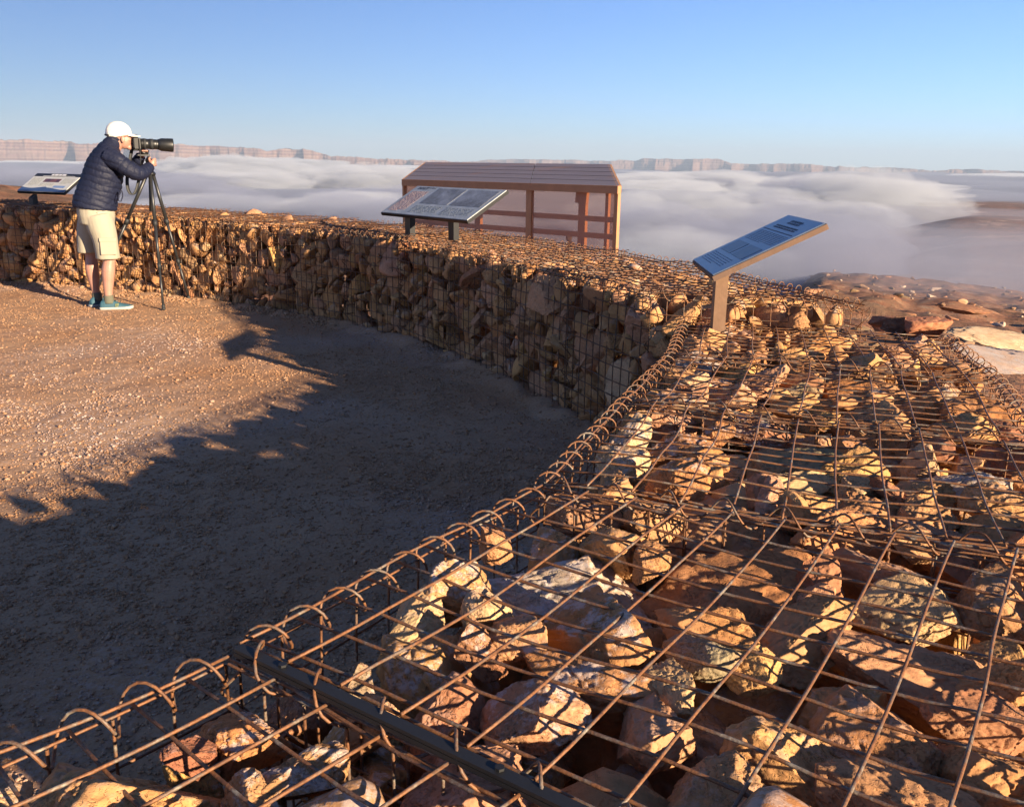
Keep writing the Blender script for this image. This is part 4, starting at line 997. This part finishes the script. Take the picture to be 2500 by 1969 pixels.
# ================================================================== terrain
def azel(x, y):
    d = ray(x, y); return math.degrees(math.atan2(d[0], d[1])), math.degrees(math.atan2(d[2], math.hypot(d[0], d[1])))
def smooth(x, a, b_): t = np.clip((x-a)/(b_-a), 0, 1); return t*t*(3-2*t)
def terr_z(X, Y):
    r = np.hypot(X, Y); az = np.degrees(np.arctan2(X, Y))
    arim = np.interp(az, [-180, -60, -30, -25.5, -17, -8, 0, 10, 16, 22, 29, 60, 180], [1.5, 1.5, 1.72, 2.15, 2.95, 3.7, 5.5, 8, 9.2, 9.6, 9.9, 9.9, 3])
    LS = np.array([azel(*q) for q in ((0, 391), (156, 414), (258, 431), (357, 443), (493, 452), (700, 472))]); arim = np.where(az < LS[-1, 0], np.interp(az, LS[:, 0], -LS[:, 1]), arim)
    rr_ = np.interp(az, [-180, -60, -30, -25, -17, -8, 0, 10, 16, 22, 30, 180], [60, 60, 60, 55, 46, 32, 24, 16, 13, 12.5, 12, 12])
    zr = H-rr_*np.tan(np.radians(arim))
    dring = np.hypot(X-cx0, Y-cy0)-np.interp(np.arctan2(Y-cy0, X-cx0), ang[o_], rad[o_])
    z = np.interp(0, [0], [0])+0*X
    zin = -.10-.22*smooth(dring, .3, 2.5)
    z = zin+(zr-zin)*smooth(r, 6, 1)*0+(zr-zin)*np.clip((r-7.5)/(rr_-7.5), 0, 1)*(dring > 0)
    right = smooth(az, 10, 19)*(az < 120)
    ag = arim-(arim-6.15)*np.log(np.maximum(r, rr_)/rr_)/np.log(560/12.)
    zR = H-r*np.tan(np.radians(np.maximum(ag, .2)))
    zL = zr-(r-rr_)*.38
    out = r > rr_
    z = np.where(out, zL*(1-right)+zR*right, z)
    p = P3(X, Y)
    a1 = smooth(r, 9, 20); 
    z = z+a1*(.20*fbm(p*.9, 4, 71)+.16*fbm(p*.22, 3, 72))*np.minimum(1, 25/r+.3)+smooth(r, 18, 60)*right*(1.8*fbm(p*.05, 4, 73)+.9*fbm(p*.25, 3, 76))+smooth(r, 80, 300)*7*fbm(p*.008, 5, 74)
    floor = -100+14*fbm(p*.0016, 5, 75)+(1-smooth(r, 1500, 2600))*(10+15*fbm(p*.004, 4, 79))
    floor = floor+20*smooth(az, 22, 27)*(1-smooth(r, 1500, 2000))
    bench = smooth(az, 20.5, 24)*smooth(r, 1700, 1950)*(1-smooth(r, 2700, 3300)); floor = floor*(1-bench)+bench*(-68+2.5*fbm(p*.006, 4, 77)+2.0*fbm(p*.03, 4, 78))
    z = np.maximum(z, floor)
    hs = (1-smooth(r, 0, 8.4))*0
    return np.where(dring < .25, -.06-hs, z)
az_ = np.radians(np.concatenate([np.arange(-180, -50, 4.), np.arange(-50, 48, .22), np.arange(48, 181, 4.)]))
r_ = np.concatenate([np.linspace(.05, 6, 14), np.geomspace(6.2, 32000, 330)])
A2, R2 = np.meshgrid(az_, r_); X, Y = (R2*np.sin(A2)).ravel(), (R2*np.cos(A2)).ravel(); Z = terr_z(X, Y)
idx = np.arange(len(X)).reshape(A2.shape); F = np.stack([idx[:-1, :-1], idx[:-1, 1:], idx[1:, 1:], idx[1:, :-1]], -1).reshape(-1, 4)
tg = mesh('ground', np.stack([X, Y, Z], -1), F, M_terrain); tag(tg, kind='structure')

# boulders on the slope at the right
def boulder(px, py, z_, r_b, col, lab, sc=(1, 1, .7), cat='boulder', k=3):
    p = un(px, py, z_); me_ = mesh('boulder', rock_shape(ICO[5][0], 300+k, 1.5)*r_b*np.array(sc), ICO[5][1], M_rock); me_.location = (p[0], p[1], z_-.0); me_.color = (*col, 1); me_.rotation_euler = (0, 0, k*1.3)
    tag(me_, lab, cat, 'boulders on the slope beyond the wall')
    if cat == 'rock slab': me_.rotation_euler = (R(16), R(6), .25)
    return me_
boulder(1962, 690, -.55, .30, (.40, .15, .085), 'rounded red boulder just beyond the right end of the wall', (1.1, .8, .75), k=3)
boulder(1885, 680, -.62, .24, (.34, .13, .08), 'red boulder in the gap between the high wall end and the rounded red boulder', (1.2, .8, .55), k=4)
boulder(1915, 692, -.60, .22, (.10, .06, .05), 'dark boulder between the two red boulders', (1.2, .8, .7), k=5)
boulder(2150, 722, -.62, .46, (.62, .50, .34), 'flat cream rock slab at the right edge of the view', (1.3, .6, .13), 'rock slab', k=6)
boulder(2040, 655, -1.3, .24, (.36, .17, .10), 'low red rock behind the rounded red boulder', (1.6, .8, .35), k=7)
boulder(2150, 768, -.50, .42, (.42, .40, .40), 'flat pale grey frosted slab below the cream slab at the right edge', (1.3, .8, .08), 'rock slab', k=9)
g = np.random.default_rng(5); Vs, Fs, Cc, nn = [], [], [], 0
for i in range(700):
    az = g.uniform(17, 34); r = 11*math.exp(g.uniform(0, 3.9)); x, y = r*math.sin(R(az)), r*math.cos(R(az)); s_ = min(.9, g.lognormal(math.log(.0018*r+.02), .6))
    v = lo_shapes[g.integers(16)]*s_*np.array([1.1, 1, .75]); a_ = g.uniform(0, 6.28); v = np.stack([v[:, 0]*math.cos(a_)-v[:, 1]*math.sin(a_), v[:, 0]*math.sin(a_)+v[:, 1]*math.cos(a_), v[:, 2]], 1)+[x, y, float(terr_z(np.array([x]), np.array([y]))[0])+s_*.1]
    Vs.append(v); Fs.append(ICO[3][1]+nn); nn += len(v); c = np.array([(.36, .17, .10), (.44, .30, .2), (.13, .09, .07), (.52, .45, .38), (.16, .13, .08)][g.integers(5)])*g.uniform(.85, 1.1); Cc.append(np.tile([*c, 1], (len(v), 1)))
sr = mesh('slope_rubble', np.concatenate(Vs), np.concatenate(Fs), M_rockfill); tag(sr, 'scattered rocks and dark scrub over the red desert slope at the right', 'rubble', kind='stuff')
ca = sr.data.color_attributes.new('rcol', 'FLOAT_COLOR', 'POINT'); ca.data.foreach_set('color', np.concatenate(Cc).astype(np.float32).ravel())

# ================================================================== mesas
def mesa_range(name, sil, D, base, seed, depth=2600, amp=700, ga=.3):
    S = np.array([azel(*p) for p in sil]); az = np.arange(S[0, 0], S[-1, 0], .035); el = np.interp(az, S[:, 0], S[:, 1])
    top = H+D*np.tan(np.radians(el)); q = P3(az*.55, 0*az+seed, 0)
    big = fbm(q, 3, seed)*1.0; rid = fbm(P3(az*.9, 0*az+seed), 3, seed+2, .55) if ga < .4 else 1-np.abs(fbm(P3(az*1.0, 0*az+seed), 3, seed+2, .5))*2.4
    el = 0
    spur = 1-np.abs(fbm(P3(az*.42, 0*az+seed+3), 3, seed+12, .45))*2.8
    top = top+14*np.round(2*fbm(P3(az*1.6, 0*az+seed+5), 3, seed+15))*.5+9*fbm(P3(az*5, 0*az+seed+5), 3, seed+16)
    # profile: fraction of height, forward offset
    prof = [(-.02, 1.5), (.10, 1.25), (.22, 1.03), (.32, .86), (.40, .74), (.45, .71), (.50, .62), (.58, .52), (.62, .50), (.66, .42), (.74, .32), (.79, .30), (.83, .22), (.88, .16), (.97, .13), (1.0, .10), (1.0, 0.0), (1.0, -.8)]
    rows = []
    for hf, fo in prof:
        zz = base+(top-base)*hf; gull = rid*amp*ga*(1-hf*.35)+big*amp*1.2+.10*amp*fbm(P3(az*6, 0*az+hf*2.2+seed), 3, seed+5)*(fo > .1)
        rr = D-max(fo, 0)*amp*1.7*(.45+1.1*np.clip(spur, 0, 1.6))-gull*(.35 if fo > 0 else .1)+(0 if fo >= 0 else depth)
        zz = zz+(12*fbm(P3(az*9, 0*az+hf*7), 3, seed+9) if 0 < hf < .97 else 0)
        rows.append(np.stack([rr*np.sin(np.radians(az)), rr*np.cos(np.radians(az)), zz], -1))
    V = np.array(rows); idx = np.arange(V.shape[0]*V.shape[1]).reshape(V.shape[:2]); F = np.stack([idx[:-1, :-1], idx[:-1, 1:], idx[1:, 1:], idx[1:, :-1]], -1).reshape(-1, 4)
    o = mesh(name, V.reshape(-1, 3), F, M_mesa, smooth=True); tag(o, kind='structure'); return o
silL = [(-420, 300), (-200, 290), (0, 295), (60, 296), (100, 299), (130, 299), (170, 304), (215, 304), (240, 300), (330, 303), (372, 307), (470, 310), (520, 313), (552, 314), (566, 320), (590, 317), (600, 316), (640, 315), (655, 317), (684, 325), (700, 330), (735, 332), (790, 336), (850, 338), (950, 342), (1100, 347), (1300, 352)]
silR = [(640, 348), (760, 340), (840, 341), (900, 342), (980, 343), (1010, 342), (1040, 338), (1084, 338), (1200, 339), (1285, 341), (1299, 341), (1310, 338), (1330, 340), (1345, 341), (1359, 336), (1440, 337), (1514, 336), (1530, 340), (1549, 347), (1580, 346), (1640, 348), (1659, 346), (1690, 348), (1740, 350), (1768, 354), (1779, 351), (1810, 355), (1834, 354), (1890, 356), (1934, 358), (1990, 362), (2020, 358), (2084, 359), (2120, 362), (2169, 362), (2400, 366), (2600, 372)]
mesa_range('mesa_ridge', silL, 14000, -110, 11, amp=520, ga=.35)
mesa_range('mesa_ridge', silR, 19000, -120, 23, amp=900, ga=.42)

# ================================================================== fog filling the valley
azf = np.radians(np.arange(-62, 62, .33)); rf = np.geomspace(210, 15500, 170)
A2, R2 = np.meshgrid(azf, rf); X, Y = (R2*np.sin(A2)), (R2*np.cos(A2)); p = P3(X.ravel(), Y.ravel())
rr1 = R2.ravel(); azd = np.degrees(A2.ravel())
bil = 14*smooth(rr1, 250, 900)*fbm(p/420, 5, 81)+75*smooth(rr1, 2200, 7000)*np.maximum(fbm(p/1300, 5, 82)+.05, -.25)+22*smooth(rr1, 900, 2500)*fbm(p/500, 4, 85)+4.0*fbm(p/90, 4, 83)*(rr1 < 6000)
zt = -58+bil-18*(1-smooth(rr1, 230, 700))
zt = zt-16*smooth(azd, 18, 25)*smooth(rr1, 900, 1500)*(1-smooth(rr1, 3000, 4300))-38*smooth(azd, 21, 27)*(1-smooth(rr1, 1400, 2000))     # lower where the dark benches show
zb2 = np.full_like(zt, -150.)
nA, nR = len(azf), len(rf); idx = np.arange(nA*nR).reshape(nR, nA); N0 = nA*nR
Ft = np.stack([idx[:-1, :-1], idx[:-1, 1:], idx[1:, 1:], idx[1:, :-1]], -1).reshape(-1, 4); Fb = Ft[:, ::-1]+N0
def wall(l): l = np.array(l); return np.stack([l[:-1], l[1:], l[1:]+N0, l[:-1]+N0], -1)
Fw = np.concatenate([wall(idx[0]), wall(idx[-1])[:, ::-1], wall(idx[:, 0])[:, ::-1], wall(idx[:, -1])])
V = np.concatenate([np.stack([X.ravel(), Y.ravel(), zt], -1), np.stack([X.ravel(), Y.ravel(), zb2], -1)])
def out_normals(o):
    import bmesh
    bm = bmesh.new(); bm.from_mesh(o.data); bmesh.ops.recalc_face_normals(bm, faces=bm.faces[:]); bm.to_mesh(o.data); bm.free()
def vol_mat(name, col, dens, an=0.):
    m = bpy.data.materials.new(name); m.use_nodes = True; nt = m.node_tree; nt.nodes.clear(); o = nt.nodes.new('ShaderNodeOutputMaterial')
    v = nd(nt, 'VolumePrincipled', {'Color': (*[x*AL for x in col], 1), 'Density': dens, 'Anisotropy': an}); nt.links.new(v.outputs[0], o.inputs['Volume']); return m
fogo = mesh('fog_bank', V, np.concatenate([Ft, Fb, Fw]), vol_mat('fog', (.42, .47, .62), .010)); out_normals(fogo); tag(fogo, 'white fog filling the valley between the overlook and the distant cliffs', 'fog', kind='stuff')
mb = MB(); mb.box((0, 4000, 220), (56000, 56000, 900)); hz = mb.build('haze', vol_mat('haze_air', (.62, .78, 1.0), 4.6e-5), None, False); tag(hz, 'thin bluish air haze', 'haze', kind='stuff')

# thicker rolls of white fog and thin wisps of mist, each a closed lumpy volume of its own
M_roll = vol_mat('white_fog', (.84, .90, 1.0), .0095); M_mist = vol_mat('thin_mist', (.50, .53, .68), .0024)
gf = np.random.default_rng(12)
def puff(px, py, z_, wx, wy, hz_, M, lab, k, nm='fog_roll'):
    d = ray(px, py); t = (z_-H)/d[2]; c = np.array([0, 0, H])+d*t
    v = ICO[5][0].copy(); n_ = v/np.linalg.norm(v, axis=1, keepdims=True)
    v = v*(1+.36*fbm(n_*1.5+k*3.1, 3, k)+.24*fbm(n_*3.6+k, 3, k+40)+.12*fbm(n_*10+k, 3, k+80))[:, None]*np.array([wx, wy, hz_])
    az = math.atan2(d[0], d[1]); o = mesh(nm, v, ICO[5][1], M); o.location = c; o.rotation_euler = (0, 0, -az); out_normals(o)
    tag(o, lab, 'fog', kind='stuff'); return o
M_grey = vol_mat('grey_fog', (.52, .57, .74), .008)
rolls = []
def band(n_, x0, x1, y0, y1, w0, w1, hr, wf):
    for _ in range(n_):
        px, py = gf.uniform(x0, x1), gf.uniform(y0, y1); d = ray(px, py); r_ = (-58-H)/d[2]*math.hypot(d[0], d[1]) if d[2] < -5 else 13000
        if r_ > 13000: r_ = 13000
        w_ = gf.uniform(w0, w1)/1908*r_; rolls.append((px, py, min(w_, 900), min(w_*gf.uniform(.6, 1.1), 700), min(w_*hr*gf.uniform(.7, 1.2), 85), gf.random() < wf))
hzn = lambda x: 337+.0136*x
for x in list(range(-40, 900, 62))+list(range(1240, 2240, 60)):
    y = hzn(x)+gf.uniform(11, 17); rolls.append((x, y, gf.uniform(420, 800), 420, (gf.uniform(34, 52)+(14 if 400 < x < 620 else 0)) if x < 1200 else gf.uniform(18, 32)+(34 if x > 2100 else 0), True))
band(9, 380, 900, 362, 400, 90, 170, .30, .9); band(9, 1300, 1900, 392, 418, 110, 200, .16, .8); band(5, 0, 400, 372, 410, 100, 180, .2, .6)
band(9, 430, 950, 425, 475, 90, 180, .28, .45); band(12, 1290, 1850, 415, 480, 100, 190, .32, .35); band(8, 1400, 1900, 490, 570, 110, 200, .35, .2)
band(4, 1580, 1760, 425, 455, 60, 100, .4, 1.0)
for k, (px, py, wx, wy, hz_, wh_) in enumerate(rolls):
    puff(px, py, -58, wx, wy, hz_, M_roll if wh_ else M_grey, 'roll of white fog lying on the fog layer in front of the cliffs', k+1)
for k, (px, py, z_, wx, wy, hz_) in enumerate([(1900, 560, -50, 120, 110, 16), (2040, 520, -52, 160, 120, 14), (1980, 610, -36, 60, 80, 13), (2120, 560, -44, 120, 110, 14), (1820, 600, -46, 90, 80, 14), (2110, 470, -62, 260, 160, 16), (2080, 640, -26, 34, 50, 9), (1960, 500, -58, 180, 120, 14)]):
    puff(px, py, z_, wx, wy, hz_, M_mist, 'thin mist drifting over the slope at the right', k+60, 'mist')
